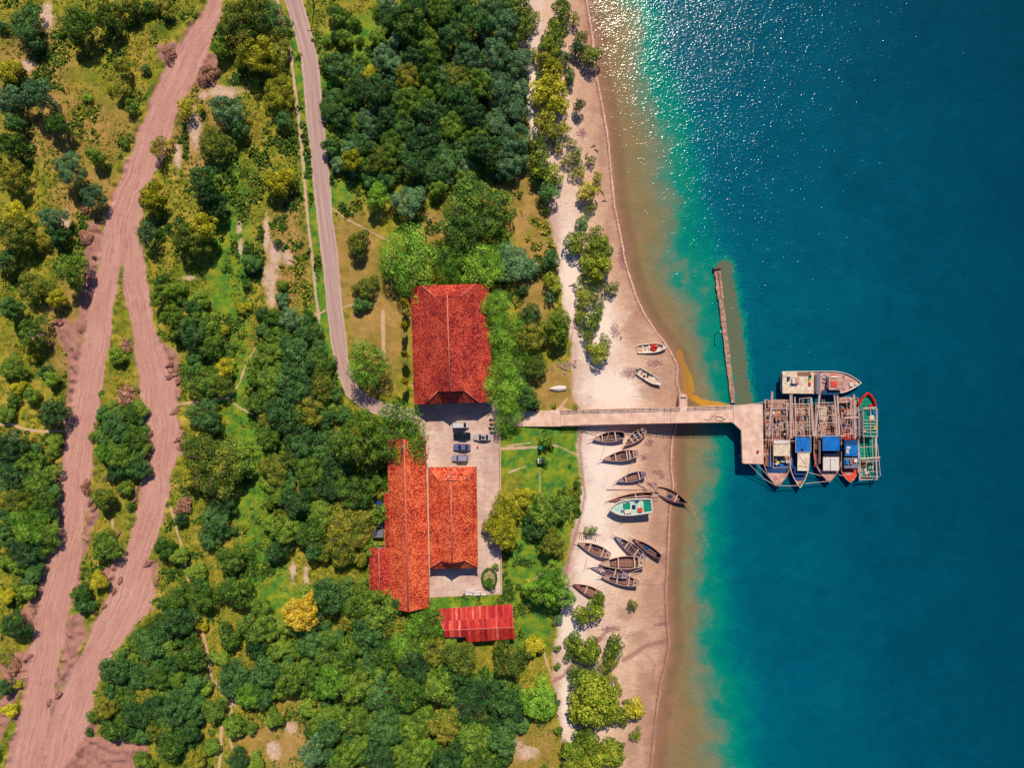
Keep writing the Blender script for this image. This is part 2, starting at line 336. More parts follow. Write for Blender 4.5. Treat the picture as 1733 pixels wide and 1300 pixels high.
# ---------------------------------------------------------------- ground
def gz_full(x, y):
    z = ground_z(x, y); f = fields(x, y)
    n = vnoise(x, y, .8, 21); n2 = vnoise(x, y, .3, 22)
    d, c = f['dirt'], f['core']
    berm = np.exp(-((c - .9) / .9) ** 2) * np.where(c > -3, 1, 0) * (n2 > .35) * n * 1.3
    rough = np.clip(-d, 0, 1.5) / 1.5 * np.clip(c / 1.5, 0, 1) * (n - .3) * .9
    flat = np.clip(-np.minimum(c, f['road']) / .6, 0, 1)
    z = z * (1 - flat * .8) + berm + rough
    side = np.clip(1 - np.abs(f['cut'] + 0) / 1.2, 0, 1) * np.where(f['ur'] < 2, .5, 0) * n
    # wheel ruts
    u = np.where(f['onb'] > .5, f['vr'], f['ur'])
    z = z + np.clip(-c, 0, 1) * .05 * np.sin(u * 4.2 + n2 * 3) + side
    z = np.where(f['pave'] < .3, -.02, z)
    return z
AX = axis(-162, 62, .42, 2600); AY = axis(-122, 122, .42, 2600)
ground = grid_mesh('ground', AX, AY, gz_full, None, fields)
ground['kind'] = 'structure'
t = NT('ground_soil_grass_sand'); po = t.pos()
n_big = t.noise(po, .06, 4, .6); n_mid = t.noise(po, .35, 5, .65); n_fine = t.noise(po, 2.2, 4, .7); n_vf = t.noise(po, 6.0, 2, .6)
n_off = t.noise(t.mapping(po, loc=(31, 17, 3)), .18, 5, .65)
grass = t.ramp(n_mid, [(.3, col(72, 96, 28)), (.43, col(128, 132, 38)), (.54, col(178, 158, 58)), (.64, col(196, 164, 70)), (.74, col(206, 170, 108))])
green = t.ramp(n_off, [(.36, col(72, 104, 34)), (.5, col(130, 138, 40)), (.66, col(186, 164, 60))])
g = t.mix(t.rng(n_big, .42, .6), grass, green)
lushc = t.ramp(n_mid, [(.3, col(46, 114, 62)), (.46, col(88, 142, 46)), (.6, col(142, 160, 40)), (.75, col(172, 160, 50))])
g = t.mix(t.math('MULTIPLY', t.attr('lush'), .85), g, lushc)
dryc = t.ramp(n_off, [(.3, col(130, 120, 50)), (.5, col(178, 140, 76)), (.7, col(200, 152, 100))])
g = t.mix(t.rng(t.math('ADD', t.attr('dry'), t.math('MULTIPLY', n_mid, .4)), .5, .85, 0, .85), g, dryc)
g = t.mix(t.rng(n_fine, .35, .68, 0, .55), g, t.mix(1.0, g, (.45, .5, .35, 1), 'MULTIPLY'))
g = t.mix(t.rng(n_vf, .55, .75, 0, .35), g, t.mix(1.0, g, (1.6, 1.5, 1.5, 1), 'MULTIPLY'))
barec = t.mix(t.rng(n_fine, .35, .65), col(236, 206, 182), col(190, 150, 122))
g = t.mix(t.rng(t.math('ADD', t.attr('bare'), t.math('ADD', t.math('MULTIPLY', t.math('SUBTRACT', n_fine, .5), 2.2), t.math('MULTIPLY', t.math('SUBTRACT', n_mid, .5), 1.6))), .48, .74, 0, .95), g, barec)
g = t.mix(t.rng(t.math('ADD', t.attr('path'), t.math('MULTIPLY', t.math('SUBTRACT', n_fine, .5), .6)), .12, -.05, 0, .9), g, col(212, 172, 140))
# beach
bf = t.math('ADD', t.attr('bfrac'), t.math('MULTIPLY', t.math('SUBTRACT', n_off, .5), .55))
sand = t.ramp(bf, [(.0, col(214, 176, 156)), (.22, col(236, 208, 190)), (.5, col(236, 202, 172)), (.74, col(220, 180, 148)), (.93, col(202, 158, 130)), (1.0, col(184, 138, 112))])
sand = t.mix(t.rng(n_mid, .4, .68, 0, .55), sand, t.mix(1.0, sand, (.74, .66, .62, 1), 'MULTIPLY'))
sand = t.mix(t.rng(n_fine, .5, .72, 0, .4), sand, col(166, 120, 100))
sand = t.mix(t.rng(n_vf, .62, .74, 0, .5), sand, col(140, 100, 90))
sand = t.mix(t.rng(t.noise(t.mapping(po, (.22, .9, 1)), .9, 5, .7, dist=1.5), .56, .72, 0, .6), sand, col(150, 108, 94))
n_fl = t.noise(t.mapping(po, (.5, 1.6, 1), (0, 0, R(10))), .35, 5, .7, dist=2.5)
sand = t.mix(t.rng(t.math('ABSOLUTE', t.math('SUBTRACT', n_fl, .5)), .016, .0, 0, .65), sand, col(126, 84, 78))
sand = t.mix(t.rng(t.math('ADD', t.attr('pale'), t.math('ADD', t.math('MULTIPLY', t.math('SUBTRACT', n_fine, .5), 1.2), t.math('MULTIPLY', t.math('SUBTRACT', n_mid, .5), 1.4))), .25, .8, 0, .85), sand, col(246, 226, 206))
sand = t.mix(t.rng(t.math('ADD', t.attr('damp'), t.math('ADD', t.math('MULTIPLY', t.math('SUBTRACT', n_fl, .5), 1.6), t.math('MULTIPLY', t.math('SUBTRACT', n_fine, .5), .8))), .35, .85, 0, .75), sand, col(176, 136, 112))
wd = t.math('ADD', t.attr('weed'), t.math('MULTIPLY', t.math('SUBTRACT', n_fine, .5), 2.2))
sand = t.mix(t.rng(wd, .62, .9, 0, .75), sand, col(132, 84, 92))
sand = t.mix(t.rng(t.math('ADD', t.attr('line'), t.math('MULTIPLY', t.math('SUBTRACT', n_fine, .5), 1.6)), .35, -.2, 0, .7), sand, col(158, 104, 96))
sepY = t.n('ShaderNodeSeparateXYZ'); t.put(sepY.inputs[0], po); south = t.rng(sepY.outputs[1], -10, -60)
foam = t.math('ABSOLUTE', t.math('ADD', t.attr('shore'), t.math('MULTIPLY', t.math('SUBTRACT', n_fine, .5), 1.2)))
sand = t.mix(t.rng(t.math('ABSOLUTE', t.math('ADD', t.attr('shore'), t.math('MULTIPLY', t.math('SUBTRACT', n_fine, .35), 2.0))), .5, .1, 0, .7), sand, col(116, 78, 62))
sand = t.mix(t.math('MULTIPLY', t.rng(foam, .3, .08, 0, .85), t.math('SUBTRACT', 1.0, t.math('MULTIPLY', south, .7))), sand, col(240, 198, 174))
g = t.mix(t.rng(t.math('ADD', t.attr('beach'), t.math('MULTIPLY', t.math('SUBTRACT', n_fine, .5), 2.4)), -.5, .5), g, sand)
# dirt roads
uu = t.n('ShaderNodeCombineXYZ'); wobu = t.math('ADD', t.math('MULTIPLY', t.math('SUBTRACT', n_big, .5), 5.0), t.math('MULTIPLY', t.math('SUBTRACT', n_mid, .5), .5)); t.put(uu.inputs[0], t.math('ADD', t.attr('ur'), wobu)); sp = t.n('ShaderNodeSeparateXYZ'); t.put(sp.inputs[0], po); t.put(uu.inputs[1], t.math('MULTIPLY', sp.outputs[1], .04))
ub = t.n('ShaderNodeCombineXYZ'); t.put(ub.inputs[0], t.math('ADD', t.attr('vr'), wobu)); t.put(ub.inputs[1], t.math('MULTIPLY', sp.outputs[1], .04))
rutA = t.noise(uu.outputs[0], 1.6, 5, .75); rutB = t.noise(ub.outputs[0], 1.6, 5, .75)
rut = t.mix(t.attr('onb'), rutA, rutB)
dc = t.ramp(rut, [(.3, col(150, 100, 92)), (.44, col(194, 140, 128)), (.56, col(210, 158, 142)), (.7, col(232, 188, 170))])
dc = t.mix(t.rng(n_big, .35, .65, 0, .5), dc, col(186, 126, 112)); dc = t.mix(t.rng(n_mid, .35, .7, 0, .5), dc, col(216, 168, 142))
dc = t.mix(t.rng(n_vf, .6, .72, 0, .5), dc, col(140, 96, 88)); dc = t.mix(t.rng(t.noise(t.mapping(po, (1, 1, 1), loc=(5, 9, 0)), .5, 5, .75, dist=1.5), .58, .72, 0, .55), dc, col(158, 108, 98)); dc = t.mix(t.rng(n_fine, .45, .75, 0, .45), dc, col(150, 100, 84))
edge = t.mix(t.rng(n_fine, .35, .65), col(164, 112, 92), col(122, 80, 72))
dc = t.mix(t.rng(t.attr('core'), -.3, .5), dc, t.mix(.45, edge, dc))
g = t.mix(t.rng(t.math('ADD', t.attr('dirt'), t.math('MULTIPLY', t.math('SUBTRACT', n_fine, .5), 2.0)), .35, -.25), g, dc)
uc = t.n('ShaderNodeCombineXYZ'); t.put(uc.inputs[0], t.attr('uc')); t.put(uc.inputs[1], t.math('MULTIPLY', sp.outputs[1], .03))
rc = t.ramp(t.noise(uc.outputs[0], 1.1, 4, .7), [(.35, col(176, 140, 130)), (.55, col(196, 162, 150)), (.7, col(212, 180, 164))])
rc = t.mix(t.rng(n_vf, .4, .75, 0, .4), rc, col(154, 122, 114))
rd = t.math('ADD', t.attr('road'), t.math('MULTIPLY', t.math('SUBTRACT', n_vf, .5), .7))
rc = t.mix(t.rng(rd, -.55, -.15, 0, .7), rc, col(214, 180, 164))
g = t.mix(t.rng(rd, .12, -.08), g, rc)
bmp = t.math('ADD', n_fine, t.math('MULTIPLY', n_vf, .5))
ground.data.materials.append(t.done(t.bsdf(g, .95, t.bump(bmp, .55, .25), 0, .1)))

# ---------------------------------------------------------------- sea
def watt(x, y):
    xs, xt, xd = shore_x(y), np.interp(y, TURQ[0], TURQ[1][:, 0]), np.interp(y, DEEP[0], DEEP[1][:, 0])
    wt = np.where(x < xt, (x - xs) / (xt - xs), np.where(x < xd, 1 + (x - xt) / (xd - xt), 2 + (x - xd) / 60))
    f = {'wt': np.clip(wt, -1, 4), 'shore': x - xs}
    f['shoal'] = ldist(x, y, [(1226, 452), (1240, 540), (1252, 620), (1260, 690)], WZ, 0, 12)
    ye = ldist(x, y, [(1148, 598), (1157, 622), (1159, 640), (1163, 668), (1190, 682), (1235, 690)], WZ, .9)
    ye = np.minimum(ye, ldist(x, y, [(1157, 615), (1168, 640), (1172, 662)], WZ, .55))
    ye = np.minimum(ye, ldist(x, y, [(1139, 740), (1137, 790), (1143, 826)], WZ, .45))
    ye = np.minimum(ye, ldist(x, y, [(1143, 826), (1166, 845), (1185, 895), (1200, 930)], WZ, .02))
    ye = np.minimum(ye, ldist(x, y, [(1160, 1085), (1175, 1130), (1190, 1200), (1225, 1260)], WZ, .05) + .25)
    f['yel'] = ye
    return f
WXa = axis(20, 160, .6, 2600); WYa = axis(-122, 122, .6, 2600)
sea = grid_mesh('water', WXa, WYa, lambda x, y: np.full(x.shape, WZ), lambda x, y: x > shore_x(y) - 3, watt)
sea['kind'] = 'structure'
WAVE_A, WAVE_D, WAVE_R = 1.25, .165, .11
t = NT('sea_water'); po = t.pos()
nb = t.noise(po, .05, 4, .6); nm = t.noise(po, .25, 5, .65); nf = t.noise(po, 1.5, 3, .6)
wt = t.math('ADD', t.attr('wt'), t.math('MULTIPLY', t.math('SUBTRACT', nm, .5), .8))
wt = t.math('ADD', wt, t.math('MULTIPLY', t.math('SUBTRACT', nb, .5), 1.1))
w4 = t.math('DIVIDE', wt, 4.0)
wc = t.ramp(w4, [(.0, col(170, 126, 92)), (.05, col(152, 120, 84)), (.12, col(140, 122, 82)), (.18, col(128, 128, 96)), (.225, col(96, 130, 104)), (.272, col(24, 136, 112)), (.32, col(0, 130, 112)), (.38, col(0, 114, 116)), (.45, col(0, 98, 114)), (.56, col(0, 88, 108)), (.72, col(0, 74, 94)), (1.0, col(0, 58, 76))])
wc = t.mix(t.rng(t.noise(po, .12, 5, .7, dist=1.2), .42, .66, 0, .28), wc, t.mix(1.0, wc, (.5, .62, .66, 1), 'MULTIPLY'))
nfm = t.math('ADD', t.math('MULTIPLY', t.math('SUBTRACT', nm, .5), 3.0), t.math('MULTIPLY', t.math('SUBTRACT', nf, .5), 2.0))
sh = t.math('ADD', t.attr('shoal'), nfm)
wc = t.mix(t.rng(sh, 3.6, 2.0, 0, .8), wc, col(10, 134, 112)); wc = t.mix(t.rng(sh, 2.1, 1.2, 0, .8), wc, col(112, 104, 74))
yl = t.math('ADD', t.attr('yel'), t.math('MULTIPLY', t.math('SUBTRACT', nf, .5), 1.3))
wc = t.mix(t.rng(yl, .25, -.2, 0, .85), wc, col(214, 150, 40))
wc = t.mix(t.rng(nf, .4, .7, 0, .22), wc, t.mix(1.0, wc, (.6, .65, .7, 1), 'MULTIPLY'))
wp = t.mapping(po, (1, 1.5, 1), (0, 0, R(28)))
wave = t.math('ADD', t.noise(wp, WAVE_A, 2, .5), t.math('MULTIPLY', t.noise(po, .25, 2, .5), 1.2))
wave = t.math('MULTIPLY', wave, t.rng(t.math('ADD', t.attr('shore'), t.math('MULTIPLY', nm, 8.0)), 4, 30, .45, 1.0))
wb = t.bump(wave, 1.0, WAVE_D)
b = t.n('ShaderNodeBsdfPrincipled'); t.put(b.inputs['Base Color'], wc); b.inputs['Roughness'].default_value = WAVE_R; b.inputs['IOR'].default_value = 1.33; b.inputs['Specular IOR Level'].default_value = .26
t.put(b.inputs['Normal'], wb)
tr = t.n('ShaderNodeBsdfTransparent'); mx = t.n('ShaderNodeMixShader')
t.put(mx.inputs[0], t.rng(t.math('ADD', t.attr('shore'), t.math('MULTIPLY', nf, .8)), .1, 5.0, .12, 1.0)); t.t.links.new(tr.outputs[0], mx.inputs[1]); t.t.links.new(b.outputs[0], mx.inputs[2])
sea.data.materials.append(t.done(mx.outputs[0]))

# ---------------------------------------------------------------- vegetation
def leaf_mat(name, a, b, c, k=1.0, tr=.25):
    t = NT(name); oi = t.n('ShaderNodeObjectInfo').outputs['Random']; lf = t.attr('tone')
    n = t.noise(t.objco(), 3.0, 2, .6)
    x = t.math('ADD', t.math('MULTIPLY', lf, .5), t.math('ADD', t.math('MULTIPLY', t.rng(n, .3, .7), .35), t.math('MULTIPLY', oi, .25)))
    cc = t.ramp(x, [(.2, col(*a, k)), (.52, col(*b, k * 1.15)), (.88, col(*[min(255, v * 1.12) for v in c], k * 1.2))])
    d = t.n('ShaderNodeBsdfPrincipled'); t.put(d.inputs['Base Color'], cc); d.inputs['Roughness'].default_value = .55; d.inputs['Specular IOR Level'].default_value = .25
    q = t.n('ShaderNodeBsdfTranslucent'); t.put(q.inputs[0], cc); m = t.n('ShaderNodeMixShader'); m.inputs[0].default_value = tr
    t.t.links.new(d.outputs[0], m.inputs[1]); t.t.links.new(q.outputs[0], m.inputs[2]); return t.done(m.outputs[0])
LEAF = {
 'D': leaf_mat('dark_green_leaves', (22, 54, 26), (50, 88, 40), (98, 136, 64)),
 'G': leaf_mat('green_leaves', (34, 74, 26), (74, 112, 34), (136, 156, 52)),
 'B': leaf_mat('bright_green_leaves', (48, 98, 28), (94, 142, 38), (150, 184, 60)),
 'T': leaf_mat('bluish_green_leaves', (36, 76, 50), (72, 112, 68), (122, 152, 98)),
 'Y': leaf_mat('yellow_green_leaves', (84, 102, 18), (146, 146, 26), (196, 184, 48)),
 'O': leaf_mat('olive_leaves_orange_tips', (42, 72, 26), (86, 112, 32), (160, 146, 48)),
 'M': leaf_mat('mangrove_leaves', (44, 76, 20), (92, 118, 26), (158, 160, 44)),
 'X': leaf_mat('golden_leaves', (120, 120, 24), (206, 168, 34), (236, 180, 70)),
 'W': leaf_mat('dry_brush_twigs', (100, 66, 50), (148, 104, 80), (182, 138, 108)),
}
BARK = mat('tree_bark', (120, 96, 80), .9, .3, 4, (88, 70, 58))
def crown_mesh(name, nl, lr, per, ls, seed, spread=.78, hh=.7, inner=.2, gap=0.0):
    rg = np.random.default_rng(seed); V = []; tone = []
    # lobe centres: spread by best candidate
    C = []
    ex = rg.uniform(.78, 1.22); ph = rg.uniform(0, math.pi)
    for i in range(nl):
        best = None; bd = -1
        for _ in range(14):
            a = rg.uniform(0, 2 * math.pi); r = spread * math.sqrt(rg.uniform(0, 1)) * (1 + .22 * math.sin(3 * a + ph)) ; p = np.array([r * math.cos(a) * ex, r * math.sin(a) / ex])
            dd = min([np.hypot(*(p - c[:2])) for c in C], default=9)
            if dd > bd: bd, best = dd, p
        r = np.hypot(*best); z = hh * math.sqrt(max(0, 1 - min(r, .98) ** 2)) * rg.uniform(.55, 1.2)
        C.append(np.array([best[0], best[1], z]))
    for c in C:
        R_ = lr * rg.uniform(.6, 1.45); n = int(per * (R_ / lr) ** 2); lt = rg.uniform(-.18, .18)
        u = rg.uniform(-.45, 1, n); a = rg.uniform(0, 2 * math.pi, n); s = np.sqrt(1 - u * u)
        N = np.stack([s * np.cos(a), s * np.sin(a), u], 1)
        rad = R_ * np.where(rg.uniform(0, 1, n) < inner, rg.uniform(.4, .9, n), rg.uniform(.88, 1.15, n))
        pos = c + N * rad[:, None] * np.array([1, 1, .85])
        nn = N + rg.normal(0, .55, (n, 3)); nn[:, 2] += .35; nn /= np.linalg.norm(nn, axis=1)[:, None]
        h = rg.normal(0, 1, (n, 3)); t1 = np.cross(nn, h); t1 /= np.linalg.norm(t1, axis=1)[:, None]; t2 = np.cross(nn, t1)
        w = (ls * rg.uniform(.6, 1.3, n))[:, None]; l = w * rg.uniform(.7, 1.2, n)[:, None]
        V.append(np.stack([pos - t1 * w, pos + t2 * l * .6 - t1 * w * .1, pos + t1 * w, pos - t2 * l * .7], 1))
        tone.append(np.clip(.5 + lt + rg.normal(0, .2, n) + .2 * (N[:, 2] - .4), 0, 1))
    V = np.concatenate(V); tn = np.repeat(np.concatenate(tone), 4); n = len(V)
    me = bpy.data.meshes.new(name); me.vertices.add(n * 4); me.vertices.foreach_set('co', V.reshape(-1).astype(np.float32))
    me.loops.add(n * 4); me.loops.foreach_set('vertex_index', np.arange(n * 4, dtype=np.int32))
    me.polygons.add(n); me.polygons.foreach_set('loop_start', np.arange(n, dtype=np.int32) * 4); me.polygons.foreach_set('loop_total', np.full(n, 4, np.int32))
    me.update(calc_edges=True); at = me.attributes.new('tone', 'FLOAT', 'POINT'); at.data.foreach_set('value', tn.astype(np.float32)); return me
SHAPES = {}
for k in range(4):
    SHAPES['s', k] = (8, .36, 130, .085, 100 + k, .66, .75)
    SHAPES['m', k] = (17, .27, 240, .055, 200 + k, .76, .7)
    SHAPES['l', k] = (38, .185, 200, .036, 300 + k, .82, .62)
    SHAPES['x', k] = (70, .14, 190, .025, 350 + k, .84, .55)
    SHAPES['f', k] = (30, .22, 260, .026, 400 + k, .82, .5)      # feathery, flat topped
    SHAPES['p', k] = (9, .28, 130, .062, 500 + k, .76, .5)         # open, gappy
_cm = {}
def crown(shape, k, sp):
    if (shape, k, sp) not in _cm:
        if (shape, k) not in _cm:
            a = SHAPES[shape, k]; _cm[shape, k] = crown_mesh('crown', *a[:5], spread=a[5], hh=a[6])
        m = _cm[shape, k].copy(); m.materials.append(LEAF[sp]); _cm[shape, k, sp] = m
    return _cm[shape, k, sp]
_tm = {}
def trunk_mesh(k):
    if k in _tm: return _tm[k]
    m = MB(); rg = random.Random(k); m.tube((0, 0, -.25), (.04, .02, .38), .075, .05, 7)
    for i in range(5):
        a = i * 1.26 + rg.random(); e = (.04 + .38 * math.cos(a), .02 + .38 * math.sin(a), .72 + rg.uniform(-.05, .1))
        m.tube((.04, .02, .36), e, .035, .016, 5)
        for s in (-.5, .5): m.tube(e, (e[0] + .25 * math.cos(a + s), e[1] + .25 * math.sin(a + s), e[2] + .12), .014, .006, 4)
    me = m.build('trunk', BARK); ob = me; d = ob.data; bpy.data.objects.remove(ob); _tm[k] = d; return d

TREES = """
D: 43 38 30|178 25 22 O|213 10 18 O|131 36 32 G|5 45 10 D|277 8 16 O|250 12 12 G|203 112 14 O|206 150 16 O|223 178 13 G|244 117 9 D|15 165 25 T|61 158 28 T|96 210 22 G|15 240 24 G|10 115 20 Y|114 283 27 T|160 262 14 G|15 295 25 O|153 330 20 T|20 200 18 D
: 315 180 20 Yp|266 247 17 Yp|252 330 22 Y|383 183 26 T|362 240 26 O|342 300 25 D|402 215 15 D|410 22 40 O|432 85 34 Y|370 76 14 G|350 330 22 D|365 352 20 D|147 166 9 B|102 52 9 G|210 240 8 G|185 150 7 Y
: 455 25 28 D|458 85 32 O|472 155 27 Y|470 303 23 Y|480 200 15 D|470 60 20 O|572 25 18 G|582 60 14 G|552 66 9 G|572 108 26 D|600 40 10 G|610 68 8 O
: 690 30 34 G|745 15 26 G|800 30 28 D|850 35 26 T|878 100 24 T|840 85 26 T|715 65 24 G|700 95 20 D|730 125 18 G|765 60 26 D|690 125 24 O|640 150 28 D|600 150 20 D|575 195 22 D|640 165 20 O|612 245 20 D|566 235 14 G|690 170 24 G|730 190 26 D|778 128 28 O|812 140 24 G|850 145 26 T|872 180 26 T|720 232 28 D|765 210 24 G|800 195 24 D|840 205 26 T|872 235 26 T|762 262 30 D|700 275 26 D|662 240 22 G|640 275 20 O|820 250 28 D|860 272 24 T|592 270 18 Y|630 300 16 D|660 30 20 D|655 195 22 D|620 200 20 T|590 225 14 D|740 90 20 G|790 90 24 T|735 290 22 D|790 300 18 G|640 20 10 G|680 205 22 D|780 165 24 D|705 5 24 D|775 -5 22 D|830 0 22 T|570 60 12 D|880 145 16 T|880 265 16 T|610 100 12 G|625 120 14 Y
: 637 331 22 B|688 338 26 T|800 360 56 G|606 410 20 O|618 485 20 O|690 440 52 Bf|758 448 30 Bf|812 448 36 Bf|838 430 24 Bf|868 442 32 T|848 395 14 G|720 478 12 B|612 515 14 D
: 838 520 27 Bf|852 560 30 Bf|862 602 32 Bf|852 650 33 Bf|860 700 28 Bf|897 570 24 O|905 620 22 O|898 532 20 D|892 672 22 D|619 615 38 Bf|880 640 20 D|885 490 10 D
: 470 412 8 D|475 483 11 G|476 508 12 T|424 445 14 D|490 540 22 T|518 562 25 D|466 570 20 G|448 602 22 G|500 600 30 D|535 612 22 G|540 655 28 O|500 650 30 D|458 642 26 G|440 682 22 G|478 702 28 D|518 696 28 O|560 690 14 G|452 742 22 G|508 745 28 D|560 745 22 D|602 748 42 G|668 738 50 Bf|462 792 28 O|520 800 28 G|578 790 20 D|600 832 36 G|556 825 26 D|500 852 26 D|540 868 24 G|588 905 46 O|528 905 30 G|480 898 22 G|468 935 20 D|630 800 18 G|430 620 14 G|560 780 20 D|545 705 20 D|425 655 12 G
: 508 1040 28 X|522 1092 24 D|567 1113 34 G|560 1010 28 D|602 1018 28 G|640 1035 30 G|622 1070 28 D|670 1060 30 O|690 1090 34 Bf|718 1052 30 Bf|650 1110 26 G|700 1132 28 D|735 1105 24 O|778 1118 30 O|755 1068 16 Bf|862 1122 32 O|905 1095 20 Y|800 1190 38 D|852 1190 26 D|742 1170 28 G|690 1180 30 G|640 1178 30 D|600 1165 28 G|560 1160 26 B|530 1150 22 G|490 1150 26 G|450 1142 26 D|442 1182 20 D|430 1100 18 D|600 1222 30 G|560 1240 26 D|650 1232 30 D|700 1230 28 G|750 1232 28 O|800 1250 30 G|850 1255 28 D|640 1285 28 D|700 1285 28 G|760 1292 28 D|822 1300 26 G|580 1290 24 G|528 1278 24 T|462 1218 16 G|620 1130 22 D|680 1020 24 D|590 1050 20 O|840 1220 20 D|725 1270 20 B|520 1200 16 G|880 1230 14 D|775 1150 18 D|540 1000 14 D
: 912 1190 32 B|872 1208 20 D|932 1000 38 B|896 1000 13 Y|945 1050 9 T|928 865 32 G|858 865 30 Y|888 845 18 Y|850 905 26 Y|905 892 22 D|935 922 24 O|926 745 14 Gp|918 780 9 D|943 1098 7 G|944 1130 6 G|940 1190 7 T|935 930 12 G|840 960 6 G|828 990 10 G|946 1240 8 G
M: 880 12 18|892 42 15|950 12 18|944 48 16|935 82 20|932 112 18 Y|972 30 11|975 82 12 D|996 92 15|915 160 17 Y|936 148 22 Y|946 180 16 Y|925 208 18 Y|952 215 12 Y|910 240 14|915 272 18|946 248 9|926 292 16|975 265 12|966 240 8|980 290 12|1000 270 8|995 322 16 Y|1012 298 8 Y|925 322 16 D|979 176 8 Dc|966 128 10 D
: 927 355 6|985 375 11 D|975 405 16|1006 393 11|1010 422 20|1024 408 9|1008 450 20|1035 487 11|935 438 14 D|934 480 13|930 500 10 T|984 488 10|991 508 14|1010 500 12|1002 540 14|944 555 22|995 568 12|1025 576 9|1016 600 15|975 690 6|1015 478 8|978 420 8
: 1010 1020 13|998 1042 18|1070 1025 9|988 1100 20|1042 1098 15|1028 1125 12|972 1138 12|992 1152 18|1016 1160 16|1002 1190 32|1032 1205 17|1046 1168 9|1033 1148 8|1055 1222 9 O|1072 1205 15 Y|1077 1246 9|1047 1265 9|990 1265 20|1022 1280 22|972 1292 20|900 25 12|905 90 11 Y|918 120 12|925 180 12 Y|940 230 12|958 270 10|910 300 12 D|940 305 11|958 100 10 D|985 60 10|1000 350 9|995 425 9|1020 440 12|1000 470 12|1015 520 10|982 530 9|1000 590 9|985 545 8|970 1110 12|1005 1110 14|1035 1125 12|985 1180 16|1020 1185 18|1010 1215 16|960 1270 12|1005 1295 20|985 1245 14|1040 1285 12|1000 898 9 G|976 820 5 G|1060 1190 6|978 1215 10 D
D: 25 360 22 Y|22 392 28 O|83 366 20 T|96 398 18 D|115 455 28 G|62 412 14 O|5 440 20 D|245 392 22 Tp|320 402 26 O|347 384 24 Y|50 562 26 G|92 505 15 Y|15 522 18 D|52 482 26 O|195 600 15 G|270 500 20 G|290 532 22 G|310 500 10 G|325 522 17 D|320 562 26 D|350 582 24 G|338 642 30 G|372 652 22 O|382 622 16 Y|345 702 28 D|20 622 22 G|85 642 14 G|85 700 24 D|50 670 14 G|55 600 12 Y|328 600 16 D|300 560 14 G|78 630 12 D|30 655 12 Y|380 560 9 Y|415 480 9 D|410 520 12 Y
: 188 718 22 D|216 700 18 G|225 740 24 G|200 772 28 G|178 768 20 B|196 798 18 D|176 845 18 O|210 828 14 G|178 928 24 G|135 1005 18 G|140 1028 14 D|164 985 16 Y|220 860 9 G|228 775 16 D|205 735 18 D|160 740 10 G|200 650 9 Yp|190 905 7 Y
: 15 755 26 D|90 752 16 G|22 802 30 D|66 812 30 G|45 782 22 G|30 852 26 O|72 852 20 G|44 890 34 Bf|78 900 24 G|40 935 26 D|60 965 14 D|50 980 18 D|46 1003 15 G|22 1062 22 D|8 1165 14 D|15 1205 14 Y|5 900 14 D|10 950 16 G|35 1010 10 G|5 1010 14 Y|8 1120 12 O|5 700 16 G|20 680 12 G|30 1160 9 Y
: 355 790 54 O|322 805 26 Y|392 778 32 G|310 858 16 W|305 880 12 D|376 850 22 D|362 882 22 D|352 910 20 D|386 950 24 G|396 1002 30 G|300 942 16 G|275 930 18 G|330 970 16 G|432 1060 28 G|342 1010 24 G|292 1020 22 G|300 1055 28 D|252 1095 30 D|228 1092 20 G|190 1137 26 D|238 1150 24 D|322 1112 28 G|265 1150 22 G|210 1182 24 G|176 1200 22 O|158 1215 12 G|228 1212 26 D|262 1200 26 D|302 1202 28 D|190 1240 18 G|290 1260 30 G|314 1240 24 D|346 1165 14 G|360 1205 22 G|396 1152 28 D|418 1180 24 B|395 1232 18 G|402 1290 20 D|430 1292 16 G|240 1292 16 G|420 1120 16 O|370 1115 14 G|330 1160 16 D|270 1075 20 D|340 1060 12 Y|265 1240 22 O|150 1240 7 D|245 1180 18 O|280 1225 20 D|225 1150 16 D|300 1150 18 G|285 1100 18 G|385 1080 18 G|430 1140 18 G|420 1230 14 G|355 1270 14 G|330 1290 16 O|440 1030 16 G|385 900 12 D
W: 348 124 16|285 88 14|142 400 12|215 672 18|145 825 12|212 585 11|20 1130 16|365 120 10|140 350 9|180 810 7
"""
LANDMARKS = [('the large tiled hall', 763, 585, 85), ('the long tiled building', 690, 890, 110), ('the red tin shed', 805, 1062, 60), ('the parked cars', 790, 740, 30),
 ('the dirt road fork', 206, 440, 20), ('the paved road bend', 592, 660, 20), ("the paved road's top end", 500, 20, 20), ("the paved road's middle", 548, 380, 20), ("the pier's landward end", 905, 705, 20), ('the red-loaded white skiff', 1103, 590, 20),
 ('the beached green boat', 1066, 860, 30), ("the dirt road's top end", 350, 20, 20), ('the rubbly road mounds', 300, 690, 15), ("the left footpath's middle", 55, 728, 20), ("the dirt roads' lower junction", 95, 1210, 30), ('the golden tree', 508, 1040, 20),
 ('the bare sand patch', 457, 450, 40), ('the two sand strips', 508, 970, 15), ('the forked sandy footpath', 385, 1190, 20), ('the overturned white dinghy', 942, 658, 10), ('the top left corner', 0, 0, 20), ('the bottom left corner', 0, 1300, 20), ("the left edge's middle", 0, 600, 20),
 ('the tan lawn strip', 885, 340, 30), ('the dark top wood', 770, 150, 80), ("the beach's top end", 930, 10, 20), ("the beach's bottom end", 1010, 1300, 20), ('the stream across sand', 1090, 1100, 15), ('the green lawn', 900, 810, 30), ('the bottom edge centre', 700, 1300, 20), ('the right dirt road bend', 290, 800, 20),
 ('the lower island of trees', 180, 940, 10), ("the wood's left edge", 560, 170, 10), ('the dirt road middle', 110, 850, 10)]
